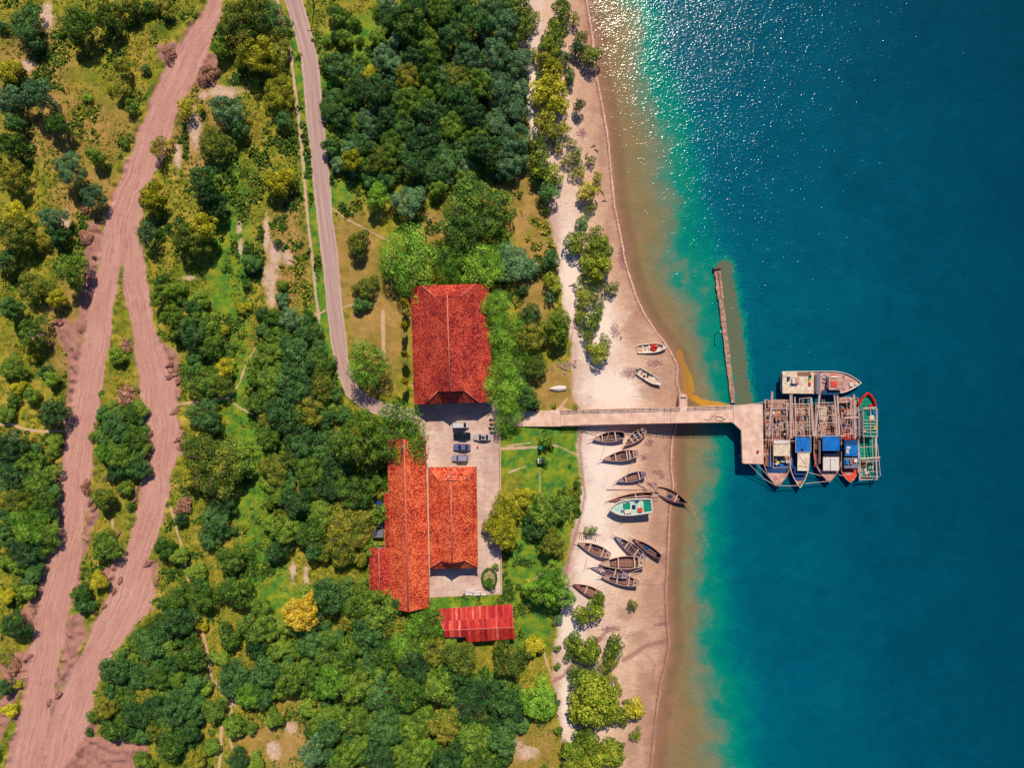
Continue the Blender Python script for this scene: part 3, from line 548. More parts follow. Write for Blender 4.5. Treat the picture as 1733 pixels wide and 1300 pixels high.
SPN = {'D': 'dark green', 'G': 'mid green', 'B': 'bright green', 'T': 'bluish green', 'Y': 'yellow green', 'O': 'olive green', 'M': 'lime green', 'X': 'golden yellow', 'W': 'dry brown'}
def where(px, py, skip=()):
    best = None
    for nm, x, y, r in LANDMARKS:
        if nm in skip: continue
        d = max(0, math.hypot(px - x, py - y) - r)
        if best is None or d < best[0]: best = (d, nm, px - x, py - y)
    d, nm, dx, dy = best; a = math.degrees(math.atan2(-dy, dx)) % 360
    s = ['right of', 'upper right of', 'above', 'upper left of', 'left of', 'lower left of', 'below', 'lower right of'][int(((a + 22.5) % 360) // 45)]
    return s, nm, d
recs = []; default = 'D'
for line in TREES.strip().split('\n'):
    head, body = line.split(':', 1)
    if head.strip(): default = head.strip()
    for it in body.split('|'):
        w = it.split(); px, py, r = map(float, w[:3]); sp = w[3] if len(w) > 3 else default
        recs.append([px, py, r, sp[0], sp[1:] if len(sp) > 1 else '', default == 'M'])
hand = len(recs)
# understorey fill between the crowns of the wooded blocks
FILL = [([(640, 0), (860, 0), (885, 120), (895, 285), (820, 300), (700, 330), (640, 310), (560, 270), (555, 180), (590, 120), (640, 110)], 'DGT'), ([(430, 530), (520, 520), (560, 600), (575, 690), (640, 720), (640, 920), (620, 960), (520, 940), (450, 900), (440, 800), (470, 760), (430, 700)], 'DGO'),
 ([(500, 1000), (660, 1010), (740, 1050), (780, 1110), (880, 1160), (870, 1290), (540, 1300), (510, 1180), (420, 1170), (430, 1120)], 'DGG'), ([(180, 1130), (260, 1070), (330, 1090), (330, 1280), (180, 1240)], 'DG'), ([(0, 740), (85, 770), (90, 920), (60, 980), (0, 940)], 'DGO'), ([(165, 690), (235, 690), (240, 800), (180, 800)], 'DG'), ([(262, 470), (330, 500), (370, 580), (300, 570)], 'G')]
rf = random.Random(5)
for pg, sps in FILL:
    A = np.array(pg, float); n = 0
    for _ in range(900):
        px, py = rf.uniform(A[:, 0].min(), A[:, 0].max()), rf.uniform(A[:, 1].min(), A[:, 1].max())
        q = poly(pg); wx, wy = P(px, py)
        if sdf(np.array([wx]), np.array([wy]), q)[0] > 0: continue
        if min(math.hypot(px - t_[0], py - t_[1]) - t_[2] * .8 for t_ in recs) < 4: continue
        recs.append([px, py, rf.uniform(11, 17), rf.choice(sps), '', False])
used = {}
rt = random.Random(3); tree_items = []
for i, (px, py, r, sp, fl, mang) in enumerate(recs):
    rm = r / S * (1.25 if mang else 1.0 if px < 330 or r < 13 else 1.06); hv = rt.uniform(.8, 1.4)
    if sp == 'W': kind, cat, hgt = 'dead_brush', 'brush', rm * .7
    elif mang: kind, cat, hgt = ('mangrove_tree', 'mangrove', rm * 1.25 + .8)
    elif r < 13: kind, cat, hgt = ('shrub', 'shrub', rm * 1.25 + .2)
    else: kind, cat, hgt = ('broadleaf_tree', 'tree', rm * (1.35 if r > 28 else 1.55) + .4)
    if kind == 'broadleaf_tree': hgt *= hv * (1.12 if px < 420 and py < 620 else .88) * (1.9 if (px, py) in ((619, 615), (602, 748)) else 1)
    if fl == 'c': hgt = 4.5
    shape = 'f' if fl == 'f' else 'p' if fl == 'p' else 's' if r < 12 else 'm' if r < 20 else 'l' if r < 36 else 'x'
    if mang: shape = 'p' if (r < 13 and sp != 'D') else 's' if r < 19 else 'm'
    if sp == 'W': shape = 's'
    if sp == 'Y' and r < 26 and shape == 'l': shape = 'm'
    x, y = P(px, py, hgt * .7); z = gz(x, y)
    if z < -.3: x, y = P(px, py, hgt * .7 + z)
    tree_items.append(dict(px=px, py=py, r=r, sp=sp, kind=kind, cat=cat, h=hgt, x=x, y=y, z=z, rm=rm, shape=shape, mang=mang))
def size_word(r): return 'tiny' if r < 9 else 'small' if r < 14 else 'mid-sized' if r < 22 else 'large' if r < 36 else 'very large'
ords = ['nearest', 'second nearest', 'third nearest', 'fourth nearest', 'fifth nearest', 'sixth nearest', 'seventh nearest', 'eighth nearest', 'ninth nearest', 'tenth nearest'] + ['%dth nearest' % i for i in range(11, 60)]
bl = sorted([t_ for t_ in tree_items if t_['kind'] == 'broadleaf_tree'], key=lambda q: -q['r'])
rest = bl[295:]; tree_items = [t_ for t_ in tree_items if t_ not in rest]
RV = []; RT = []; RM = []; spl = 'DGBTYOMXW'
for t_ in rest:
    me_ = crown(t_['shape'], rt.randrange(4), t_['sp']); nv = len(me_.vertices); a_ = np.empty(nv * 3, np.float32); me_.vertices.foreach_get('co', a_); a_ = a_.reshape(-1, 3)
    tn_ = np.empty(nv, np.float32); me_.attributes['tone'].data.foreach_get('value', tn_); an = rt.uniform(0, 6.28); ca, sa = math.cos(an), math.sin(an)
    xx = (a_[:, 0] * ca - a_[:, 1] * sa) * t_['rm'] + t_['x']; yy = (a_[:, 0] * sa + a_[:, 1] * ca) * t_['rm'] + t_['y']; zz = a_[:, 2] * t_['h'] * .75 + t_['z'] + t_['h'] * .25
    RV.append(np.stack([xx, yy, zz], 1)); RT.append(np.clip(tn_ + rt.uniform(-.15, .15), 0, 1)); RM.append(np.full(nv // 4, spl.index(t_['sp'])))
if RV:
    RV = np.concatenate(RV); RT = np.concatenate(RT); RM = np.concatenate(RM).astype(np.int32); n = len(RM)
    me = bpy.data.meshes.new('woodland'); me.vertices.add(n * 4); me.vertices.foreach_set('co', RV.reshape(-1)); me.loops.add(n * 4); me.loops.foreach_set('vertex_index', np.arange(n * 4, dtype=np.int32))
    me.polygons.add(n); me.polygons.foreach_set('loop_start', np.arange(n, dtype=np.int32) * 4); me.polygons.foreach_set('loop_total', np.full(n, 4, np.int32)); me.polygons.foreach_set('material_index', RM); me.update(calc_edges=True)
    at = me.attributes.new('tone', 'FLOAT', 'POINT'); at.data.foreach_set('value', RT)
    for c_ in spl: me.materials.append(LEAF[c_])
    tag(link(bpy.data.objects.new('woodland', me)), 'low dense understorey filling gaps between the larger trees', 'woodland', None, 'stuff')
grp = {}
for t_ in tree_items:
    w, nm, d = where(t_['px'], t_['py'], ('the golden yellow tree',) if t_['sp'] == 'X' else ()); t_['key'] = (t_['sp'], size_word(t_['r']), t_['cat'], w, nm); t_['d'] = d; grp.setdefault(t_['key'], []).append(t_)
for k, L in grp.items():
    L.sort(key=lambda q: q['d']); sp, sz, cat, w, nm = k
    for i, t_ in enumerate(L):
        noun = {'tree': 'tree', 'mangrove': 'mangrove', 'shrub': 'bush', 'brush': 'brush heap'}[cat]
        t_['label'] = f"{sz} {SPN[sp]} {noun} {w} {nm}" if len(L) == 1 else f"{sz} {SPN[sp]} {noun} {w} {nm}, {ords[i]}"
        if t_['r'] == 28 and sp == 'X': t_['label'] = 'golden yellow leafy tree standing alone among green trees'
for t_ in tree_items:
    k = rt.randrange(4); e = thing(t_['kind'], t_['label'], t_['cat'], (t_['x'], t_['y'], t_['z'] - .05), 0,
        {'tree': 'trees around the buildings and roads', 'mangrove': 'mangroves along the beach', 'shrub': 'bushes scattered over the scrubland', 'brush': 'dry brush heaps beside the dirt roads'}[t_['cat']])
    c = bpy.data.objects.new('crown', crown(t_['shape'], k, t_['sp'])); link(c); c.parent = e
    low = .12 if t_['cat'] in ('shrub', 'brush') else .3
    h = t_['h']; c.scale = (t_['rm'] * rt.uniform(.86, 1.12), t_['rm'] * rt.uniform(.86, 1.12), h * (1 - low) / .95); c.location = (0, 0, h * low); c.rotation_euler = (0, 0, rt.uniform(0, 6.28))
    tk = bpy.data.objects.new('trunk', trunk_mesh(k)); link(tk); tk.parent = e; tk.scale = (t_['rm'], t_['rm'], h); tk.rotation_euler = (0, 0, rt.uniform(0, 6.28))
# slender columnar trees beside the big hall
ctop = crown_mesh('crown', 16, .3, 200, .07, 77, spread=.6, hh=1.0); ctop.materials.append(LEAF['Y'])
for (px, py, hh), nth in zip(((681, 508, 9.5), (680, 548, 9.0), (681, 598, 9.0), (681, 645, 9.5)), ('topmost', 'second from the top', 'third from the top', 'lowest')):
    x, y = P(px, py, hh); e = thing('columnar_tree', f'slender columnar tree left of the large tiled hall, {nth} in its row', 'tree', (x, y, gz(x, y)), 0, 'slender trees in a row beside the hall')
    c = bpy.data.objects.new('crown', ctop); link(c); c.parent = e; c.scale = (1.35, 1.1, hh * .55); c.location = (0, 0, hh * .22); c.rotation_euler = (0, 0, rt.uniform(0, 6))
    c2 = bpy.data.objects.new('trunk', trunk_mesh(1)); link(c2); c2.parent = e; c2.scale = (1, 1, hh * .9)
# grass tufts and low scrub growing over the fields: nobody could count them
N = 100000
x = rng.uniform(-158, 24, N); y = rng.uniform(-120, 120, N); f = fields(x, y)
keep = (f['dirt'] > .4) & (f['road'] > .25) & (f['path'] > .3) & (f['pave'] > .3) & (f['beach'] < -.3) & (f['bare'] < .4)
dens = vnoise(x, y, .12, 40) * .6 + vnoise(x, y, .45, 41) * .6; lawn = np.maximum(np.exp(-(((x - 3) / 16) ** 2 + ((y + 0) / 48) ** 2)), np.maximum(np.exp(-(((x + 38) / 12) ** 2 + ((y - 28) / 24) ** 2)), 1.3 * np.exp(-(((x + 31) / 7) ** 2 + ((y - 8) / 26) ** 2))))
keep &= (dens > .38 + .1 * f['dry'] + .18 * f['lush'] + .5 * lawn)
x, y, dens = x[keep], y[keep], dens[keep]; n = len(x); z = ground_z(x, y)
sz = rng.uniform(.16, .42, n) * (1 + 1.3 * (dens > .78)); K = 9
V = []; TN = []
for j in range(K):
    a = rng.uniform(0, 6.283, n); rr = sz * rng.uniform(0, 1.0, n); px_, py_ = x + rr * np.cos(a), y + rr * np.sin(a); pz = z + sz * rng.uniform(.05, .6, n)
    nn = rng.normal(0, .6, (n, 3)); nn[:, 2] += .8; nn /= np.linalg.norm(nn, axis=1)[:, None]; h = rng.normal(0, 1, (n, 3)); t1 = np.cross(nn, h); t1 /= np.linalg.norm(t1, axis=1)[:, None]; t2 = np.cross(nn, t1)
    p = np.stack([px_, py_, pz], 1); w = (sz * rng.uniform(.25, .6, n))[:, None]
    V.append(np.stack([p - t1 * w, p + t2 * w, p + t1 * w, p - t2 * w], 1)); TN.append(np.clip(vnoise(x, y, .1, 50) * .9 + rng.normal(0, .22, n) + .05 - .3 * (dens > .75), 0, 1))
V = np.concatenate(V); TN = np.repeat(np.concatenate(TN), 4); n = len(V)
me = bpy.data.meshes.new('grass'); me.vertices.add(n * 4); me.vertices.foreach_set('co', V.reshape(-1).astype(np.float32)); me.loops.add(n * 4); me.loops.foreach_set('vertex_index', np.arange(n * 4, dtype=np.int32))
me.polygons.add(n); me.polygons.foreach_set('loop_start', np.arange(n, dtype=np.int32) * 4); me.polygons.foreach_set('loop_total', np.full(n, 4, np.int32)); me.update(calc_edges=True)
at = me.attributes.new('tone', 'FLOAT', 'POINT'); at.data.foreach_set('value', TN.astype(np.float32))
t = NT('grass_tufts'); cc = t.ramp(t.attr('tone'), [(.1, col(60, 92, 28)), (.4, col(108, 130, 34)), (.65, col(168, 156, 40)), (.9, col(200, 162, 76))])
me.materials.append(t.done(t.bsdf(cc, .7, None, 0, .2)))
go = link(bpy.data.objects.new('grass', me)); tag(go, 'rough grass and low scrub growing over the fields', 'grass', None, 'stuff')
print('TREES', hand, len(tree_items), 'grass faces', n)

# ---------------------------------------------------------------- materials for built things
WOODW = mat('weathered_pink_wood', (208, 166, 148), .85, .35, 2.5, (156, 112, 98), stretch=(1, 4, 1))
WOODB = mat('brown_deck_planks', (176, 120, 92), .85, .4, 1.6, (120, 76, 62), stretch=(1, 5, 1))
WOODD = mat('dark_oiled_wood', (96, 66, 60), .8, .3, 2, (60, 42, 44))
WOODL = mat('pale_sun_bleached_poles', (226, 196, 178), .8, .2, 3, (190, 150, 138))
WHITE = mat('white_gel_paint', (236, 226, 214), .45, .22, 1.6, (206, 186, 172), spec=.5)
CREAM = mat('cream_painted_roof', (240, 220, 190), .6, .3, 1.0, (208, 176, 148))
BLUET = mat('bright_blue_tarpaulin', (10, 124, 206), .55, .25, 1.2, (8, 92, 168))
BLUEP = mat('blue_deck_paint', (18, 80, 136), .6, .4, 1.5, (24, 52, 92))
NAVY = mat('navy_paint_and_hold_shade', (26, 30, 60), .8, .3, 2)  # navy paint; inside the wooden boats, shade of the deep hull put into colour
REDP = mat('red_paint', (224, 34, 30), .45, .15, 2, (190, 26, 30))
ORANGE = mat('orange_red_paint', (236, 78, 44), .5, .15, 2, (206, 56, 40))
GREENP = mat('emerald_deck_paint', (10, 158, 122), .5, .2, 1.5, (8, 120, 100))
MINT = mat('pale_green_deck', (206, 224, 200), .55, .3, 1.2, (150, 204, 182))
GREY = mat('grey_metal', (150, 148, 156), .4, .15, 3, metal=.4)
YELL = mat('yellow_plastic', (226, 190, 60), .5, .1, 2)
PINKD = mat('worn_pink_deck', (220, 178, 162), .8, .4, 1.2, (172, 112, 100))
DECKP = mat('pale_worn_planks', (216, 168, 138), .85, .45, 1.4, (150, 98, 84), stretch=(1, 4, 1))
DARK = mat('black_rubber', (28, 28, 34), .7, .1, 3)
LINE = mat('thin_rope', (206, 180, 166), .9, .1, 3)
STEEL = mat('rusty_steel_rail', (110, 70, 62), .6, .2, 4)
CONC = mat('pier_concrete', (244, 206, 180), .9, .28, .5, (216, 172, 148), bump=.4)
CONC2 = mat('yard_concrete', (220, 186, 164), .9, .25, .5, (190, 152, 134), bump=.4)
WALLW = mat('plastered_wall', (206, 192, 178), .85, .15, .6, (176, 156, 144))
DOORM = mat('brown_timber_door', (104, 72, 54), .6, .2, 3)
GLASS = mat('dark_window_glass', (26, 34, 44), .12, .05, 2, spec=.6)
TRIM = mat('pale_ridge_mortar', (230, 136, 112), .85, .25, 3, (196, 90, 74))

# ---------------------------------------------------------------- buildings
def tile_mat(name, base, light, dark, deep):
    t = NT(name); co = t.objco(); sc = t.mapping(co, (1, 1, .3))
    v = t.voro(sc, 4.6); sp = t.n('ShaderNodeSeparateColor'); t.put(sp.inputs[0], v); r = sp.outputs[0]
    nb = t.noise(co, .22, 4, .65); nm = t.noise(co, 1.6, 4, .65)
    x = t.math('ADD', t.math('MULTIPLY', r, .66), t.math('ADD', t.math('MULTIPLY', t.rng(nm, .35, .65), .3), t.math('MULTIPLY', t.rng(nb, .35, .65), .34)))
    c = t.ramp(x, [(.14, col(*deep)), (.38, col(*dark)), (.6, col(*base)), (.95, col(*light))])
    w = t.n('ShaderNodeTexWave'); w.bands_direction = 'Y'; t.put(w.inputs[0], t.mapping(co, (1, 1, 1))); w.inputs['Scale'].default_value = 1.1; w.inputs['Distortion'].default_value = .6
    w2 = t.n('ShaderNodeTexWave'); w2.bands_direction = 'X'; t.put(w2.inputs[0], co); w2.inputs['Scale'].default_value = .9; w2.inputs['Distortion'].default_value = .5
    h = t.math('ADD', t.math('MULTIPLY', w.outputs['Fac'], .4), t.math('ADD', t.math('MULTIPLY', w2.outputs['Fac'], .5), t.math('MULTIPLY', r, .8)))
    return t.done(t.bsdf(c, .85, t.bump(h, .7, .09), 0, .2))
TILE = tile_mat('orange_red_roof_tiles', (214, 70, 42), (252, 134, 80), (158, 44, 34), (80, 24, 28))
TILE2 = tile_mat('older_crimson_roof_tiles', (176, 48, 40), (228, 98, 66), (128, 34, 36), (66, 20, 28))
def roof(parent, a, L, ze, zr, ends, m, th=.22, ridge_r=.2):
    """ends: (+y, -y) each (xb, xg, d) half-hip widths/depth or None for a plain gable"""
    sl = (zr - ze) / a; zat = lambda x: zr - sl * abs(x)
    mb = MB(); rd = MB(); gw = MB(); yr = []
    for sgn, e in ((1, ends[0]), (-1, ends[1])):
        if e is None: yr.append(sgn * L); continue
        xb, xg, d = e; y0, y1 = sgn * L, sgn * (L - d); yr.append(y1); zb, zg = zat(xb), zat(xg)
        q = [(-xb, y0, zb), (xb, y0, zb), (xg, y1, zg), (-xg, y1, zg)]
        for dz in (0, -th):
            pts = [(x, y, z + dz) for x, y, z in q]; mb.quad(*(pts if (sgn < 0) == (dz == 0) else pts[::-1]))
        mb.quad((-xb, y0, zb), (xb, y0, zb), (xb, y0, zb - th), (-xb, y0, zb - th))
        gw.quad((-xg, y1 - sgn * .25, zg - .3), (xg, y1 - sgn * .25, zg - .3), (0, y1 - sgn * .25, zr - .15))
        for s in (-1, 1): rd.tube((s * xb, y0, zb + .04), (s * xg, y1, zg + .04), ridge_r * .8, n=6)
        rd.tube((-xg, y1, zg + .03), (xg, y1, zg + .03), ridge_r * .7, n=6)
    for s in (-1, 1):
        pts = [(0, yr[0], zr)]
        if ends[0]: xb, xg, d = ends[0]; pts += [(s * xg, L - d, zat(xg)), (s * xb, L, zat(xb))]
        if not ends[0] or ends[0][0] < a - .05: pts += [(s * a, L, ze)]
        if not ends[1] or ends[1][0] < a - .05: pts += [(s * a, -L, ze)]
        if ends[1]: xb, xg, d = ends[1]; pts += [(s * xb, -L, zat(xb)), (s * xg, -(L - d), zat(xg))]
        pts += [(0, yr[1], zr)]
        for dz in (0, -th):
            q = [(x, y, z + dz) for x, y, z in pts]; mb.quad(*(q if (s > 0) == (dz == 0) and True else q[::-1]))
        for i in range(len(pts) - 1):
            p, q = pts[i], pts[i + 1]
            if abs(p[0]) < 1e-6 and abs(q[0]) < 1e-6: continue
            mb.quad(p, q, (q[0], q[1], q[2] - th), (p[0], p[1], p[2] - th))
    rf_ = mb.build('roof', m, parent); rd.tube((0, yr[0], zr + .05), (0, yr[1], zr + .05), ridge_r, n=8); rd.build('ridge_cap', TRIM, rf_, smooth=True)
    if gw.f: gw.build('gable_board', DOORM, rf_)
    return rf_
def walls(parent, ax, ay, zt, zr_=None, wins=6, door=True):
    m = MB(); m.box(0, 0, zt / 2 - .3, ax * 2, ay * 2, zt + .6); w = m.build('wall', WALLW, parent)
    for s in (-1, 1):
        for i in range(wins):
            y = -ay + (i + .5) * 2 * ay / wins
            f = MB().box(s * (ax + .03), y, 1.7, .1, 1.5, 1.4).build('window', DOORM, w); MB().box(s * (ax + .085), y, 1.7, .02, 1.25, 1.15).build('pane', GLASS, f)
    for s in (-1, 1):
        d = MB().box(0, s * (ay + .04), 1.2, 1.8, .1, 2.4).build('door', DOORM, w); MB().box(.7, s * (ay + .11), 1.1, .05, .06, .2).build('handle', GREY, d)
    return w
def bplace(name, label, pxc, pyc, z, rz):
    x, y = P(pxc, pyc, z); return thing(name, label, 'building', (x, y, 0), rz)
h1 = bplace('tiled_hall', 'large wide hall with red tiled half-hipped roof, north of the parked cars', 763.5, 583, 4.5, R(1.7))
roof(h1, 10.5, 15.7, 3.5, 11.9, ((7.2, 3.6, 3.4), (7.1, 3.6, 3.3)), TILE2); walls(h1, 9.4, 14.6, 3.6, wins=8)
h2 = bplace('long_tiled_building', 'long narrow red tiled building west of the yard, partly under trees', 690.5, 886, 5, R(1.35))
roof(h2, 5.1, 22.6, 4.6, 8.2, (None, None), TILE); w2 = walls(h2, 4.5, 21.8, 4.6, wins=10)
gm = MB()
for s in (-1, 1):
    gm.quad((-4.4, s * 21.8, 4.55), (4.4, s * 21.8, 4.55), (0, s * 21.8, 7.7))
gm.build('gable', WALLW, w2)
lt = MB()          # lean-to along the west side, continuing the slope
lt.quad((-6.5, 8.0, 3.55), (-5.0, 8.0, 4.62), (-5.0, -6.2, 4.62), (-6.5, -6.2, 3.55)); lt.quad((-6.5, 8.0, 3.35), (-6.5, -6.2, 3.35), (-5.0, -6.2, 4.42), (-5.0, 8.0, 4.42)); lt.quad((-6.5, 8, 3.55), (-6.5, -6.2, 3.55), (-6.5, -6.2, 3.35), (-6.5, 8, 3.35)); lt.build('lean_to_roof', TILE2, h2)
MB().box(-5.4, .9, 1.7, 1.6, 13.6, 3.4).build('lean_to_wall', WALLW, h2)
h5 = bplace('small_tiled_wing', 'small dull red tiled wing with pale ridge, joined to the long building\'s lower left', 643.5, 967, 4, R(1.35))
roof(h5, 2.9, 6.3, 4.0, 5.3, (None, None), TILE2, ridge_r=.14); walls(h5, 2.4, 5.9, 4.0, wins=3)
rp = MB(); rp.quad((2.7, 6.3, 4.05), (4.0, 6.3, 5.0), (4.0, -6.8, 5.0), (2.7, -6.8, 4.05)); rp.build('valley_roof', TILE2, h5)
h3 = bplace('middle_tiled_house', 'red tiled house with hipped ends just right of the long tiled building', 766.7, 877, 4, R(.9))
roof(h3, 6.5, 13.6, 3.8, 8.8, ((6.3, 3.5, 3.2), (6.45, 3.4, 2.7)), TILE); walls(h3, 5.7, 12.8, 3.8, wins=7)
x, y = P(757, 806, 7.6); an = thing('roof_antenna', 'thin white aerial lying along the upper hip of the middle tiled house', 'antenna', (x, y, 7.1))
MB().tube((0, -.6, 0), (2.2, 2.2, .1), .06).build('boom', WHITE, an); MB().tube((-.2, -.4, 0), (2.4, -.3, 0), .05).tube((0, .5, .05), (.2, -.8, .05), .04).build('element', WHITE, an)
# corrugated shed
t = NT('corrugated_red_sheets'); co = t.objco(); sx = t.n('ShaderNodeSeparateXYZ'); t.put(sx.inputs[0], co)
cell = t.n('ShaderNodeCombineXYZ'); t.put(cell.inputs[0], t.math('FLOOR', t.math('MULTIPLY', sx.outputs[0], 1.6))); t.put(cell.inputs[1], t.math('GREATER_THAN', sx.outputs[1], 2.6))
wnz = t.n('ShaderNodeTexWhiteNoise'); t.put(wnz.inputs[0], cell.outputs[0])
nn = t.noise(t.mapping(co, (1.2, .3, 1)), 1.2, 4, .7)
cc = t.ramp(t.math('ADD', t.math('MULTIPLY', wnz.outputs[0], .62), t.math('MULTIPLY', t.rng(nn, .3, .7), .38)), [(.06, col(120, 26, 36)), (.3, col(186, 38, 38)), (.56, col(224, 64, 50)), (.76, col(240, 110, 84)), (.92, col(244, 184, 160))])
w = t.n('ShaderNodeTexWave'); w.bands_direction = 'X'; t.put(w.inputs[0], co); w.inputs['Scale'].default_value = 1.3; w.inputs['Distortion'].default_value = 0
TIN = t.done(t.bsdf(cc, .5, t.bump(w.outputs['Fac'], .8, .08), .1, .4))
x, y = P(804, 1065, 3.5); sh = thing('tin_shed', 'long low shed with faded red corrugated roof south of the tiled house', 'shed', (x, y, 0), R(3.2))
s1 = MB(); s1.quad((-10.8, 5.7, 3.0), (-8.2, .35, 4.4), (10.4, .1, 4.4), (10.2, 5.9, 3.0)); s1.quad((-8.2, .3, 4.32), (-10.8, 5.6, 2.92), (10.2, 5.8, 2.92), (10.4, 0, 4.32)); s1.quad((-10.8, 5.7, 3), (10.2, 5.9, 3), (10.2, 5.9, 2.9), (-10.8, 5.7, 2.9)); s1.build('upper_roof', TIN, sh)
s2 = MB(); s2.quad((-8.2, .35, 4.4), (-8.2, -1.7, 3.8), (-2.5, -1.9, 3.74), (-2.5, -3.6, 3.2), (10.7, -3.4, 3.2), (10.4, .1, 4.4)); s2.quad((-8.2, .3, 4.3), (10.4, 0, 4.3), (10.7, -3.4, 3.1), (-2.5, -3.6, 3.1), (-2.5, -1.9, 3.64), (-8.2, -1.7, 3.7)); s2.build('lower_roof', TIN, sh)
MB().tube((-8.2, .35, 4.45), (10.4, .1, 4.45), .1).tube((-10.8, 5.7, 3.03), (-8.2, .35, 4.43), .08).tube((10.2, 5.9, 3.03), (10.4, .1, 4.43), .09).build('ridge_cap', TRIM, sh)
MB().box(1.2, 1.2, 1.4, 16, 7.4, 2.8).build('wall', WALLW, sh)
for k in range(6): MB().tube((-6 + k * 3.1, -3.1 if k > 1 else -1.4, 0), (-6 + k * 3.1, -3.1 if k > 1 else -1.4, 3.2), .09).build('post', WOODD, sh)

# yard paving, walls
t = NT('worn_yard_concrete'); po = t.pos(); n1 = t.noise(po, .12, 5, .65); n2 = t.noise(po, .8, 5, .7); br = t.n('ShaderNodeTexBrick'); t.put(br.inputs[0], t.mapping(po, (1, 1, 1), (0, 0, R(-1.2))))
br.inputs['Scale'].default_value = .25; br.inputs['Mortar Size'].default_value = .012; br.offset = 0; br.inputs['Brick Width'].default_value = 1; br.inputs['Row Height'].default_value = 1
cc = t.ramp(n1, [(.32, col(190, 154, 140)), (.5, col(212, 178, 158)), (.68, col(230, 202, 182))]); cc = t.mix(t.rng(n2, .5, .72, 0, .5), cc, col(160, 124, 118)); cc = t.mix(t.rng(n2, .3, .36, .5, 0), cc, col(226, 216, 206))
cc = t.mix(t.math('MULTIPLY', br.outputs['Fac'], .5), cc, col(140, 108, 104))
cc = t.mix(t.rng(t.noise(po, .3, 6, .75, dist=2), .55, .75, 0, .6), cc, col(150, 112, 102)); cc = t.mix(t.rng(t.noise(t.mapping(po, loc=(9, 4, 0)), .25, 5, .8, dist=1), .6, .7, 0, .7), cc, col(236, 222, 204))
YARD = t.done(t.bsdf(cc, .9, t.bump(n2, .3, .05), 0, .2))
yd = MB(); yp = [P(*q) for q in [(700, 694), (722, 676), (845, 676), (847, 730), (849, 1006), (727, 1012), (726, 964), (720, 960), (718, 748), (704, 712)]]
yd.prism(yp, -.4, .06); tag(yd.build('yard_pavement', YARD), kind='structure')
wl = MB()
def wall_seg(m, a, b, h, th): pa, pb = P(*a), P(*b); m.bar((pa[0], pa[1], h / 2), (pb[0], pb[1], h / 2), th, h)
wall_seg(wl, (846, 731), (849, 1006), 1.1, .3); tag(wl.build('boundary_wall', CONC2), 'low concrete wall along the right side of the yard', 'wall')
# grass-and-stone planter oval in the yard
x, y = P(828, 979); pl = thing('planter_bed', 'oval garden bed with grassy rim in the yard corner', 'planter', (x, y, .06))
m = MB(); ring = [(2.5 * math.cos(a) * .9, 3.2 * math.sin(a)) for a in np.linspace(0, 2 * math.pi, 24, endpoint=False)]; m.prism(ring, 0, .22); m.build('kerb', CONC2, pl)
m = MB(); m.prism([(p[0] * .9, p[1] * .9) for p in ring], .1, .27); m.build('soil', mat('sandy_soil', (190, 160, 120), .95, .3, 1.5, (130, 120, 70)), pl)
m = MB(); rg = random.Random(4)
for i in range(900):
    a = rg.uniform(0, 6.28); rr = rg.uniform(.75, 1.0) if i < 480 else rg.uniform(0, .5); cx, cy = 2.2 * rr * math.cos(a), 2.9 * rr * math.sin(a) - (1.2 if i >= 480 else 0); s = rg.uniform(.1, .22); b = rg.uniform(0, 3)
    z = .3 + rg.random() * (.25 if i < 480 else 1.0); m.quad((cx - s, cy, z), (cx, cy + s, z + rg.uniform(-.1, .1)), (cx + s, cy, z + .05), (cx, cy - s, z))
m.build('plants', LEAF['G'], pl)
# heap of white sacks
rg = random.Random(9)
sk = [(790 + 4.3 * (i % 8) + rg.uniform(-1, 1), 1007 - 3.6 * (i // 8) - rg.uniform(0, 1.5)) for i in range(24) if (i % 8) < 8 - (i // 8) * 2]
for i, (a, b) in enumerate(sk):
    x, y = P(a, b); e = MB().blob(0, 0, .26, .48, .34, .24, i, 10, 6, .1).build('white_sack', WHITE, smooth=True); e.location = (x, y, .06); e.rotation_euler = (0, 0, rg.uniform(0, 3))
    tag(e, 'plump white sack in the heap at the bottom of the yard', 'sack', 'white sacks heaped in the yard')
# rubble beside the beach track
rg = random.Random(12)
for i in range(46):
    a, b = rg.gauss(958, 9), rg.gauss(618, 6); x, y = P(a, b); s = rg.uniform(.15, .45)
    e = MB().blob(0, 0, s * .4, s, s * rg.uniform(.5, 1), s * .6, i, 7, 4, .35).build('rubble_stone', mat('pink_rubble', (206, 166, 160), .9, .3, 2, (150, 106, 104))); e.location = (x, y, gz(x, y)); e.rotation_euler = (0, 0, rg.uniform(0, 6))
    tag(e, 'broken pinkish stone in the rubble scatter beside the beach track', 'stone', 'rubble stones beside the beach track')

# wire fence between yard and tin shed
def fence(pts, n, label):
    a0, b0 = P(*pts[0]), P(*pts[-1]); P_ = [P(*q) for q in pts]; f = thing('wire_fence', label, 'fence', (a0[0], a0[1], 0)); k = 0
    segs = list(zip(P_[:-1], P_[1:])); tot = sum(math.dist(a, b) for a, b in segs); w = MB()
    for a, b in segs:
        m = max(1, round(n * math.dist(a, b) / tot))
        for i in range(m + 1):
            x = a[0] + (b[0] - a[0]) * i / m - a0[0]; y = a[1] + (b[1] - a[1]) * i / m - a0[1]; MB().box(x, y, .65, .16, .16, 1.5).build('post', WHITE, f)
        for z in (.4, .8, 1.2): w.tube((a[0] - a0[0], a[1] - a0[1], z), (b[0] - a0[0], b[1] - a0[1], z), .018, n=4)
    w.build('wire', GREY, f)
fence([(732, 1034), (853, 1024)], 7, 'white-posted wire fence right above the red tin shed'); fence([(729, 1016), (729, 1034)], 2, 'short wire fence end beside the long building\'s lower right corner')

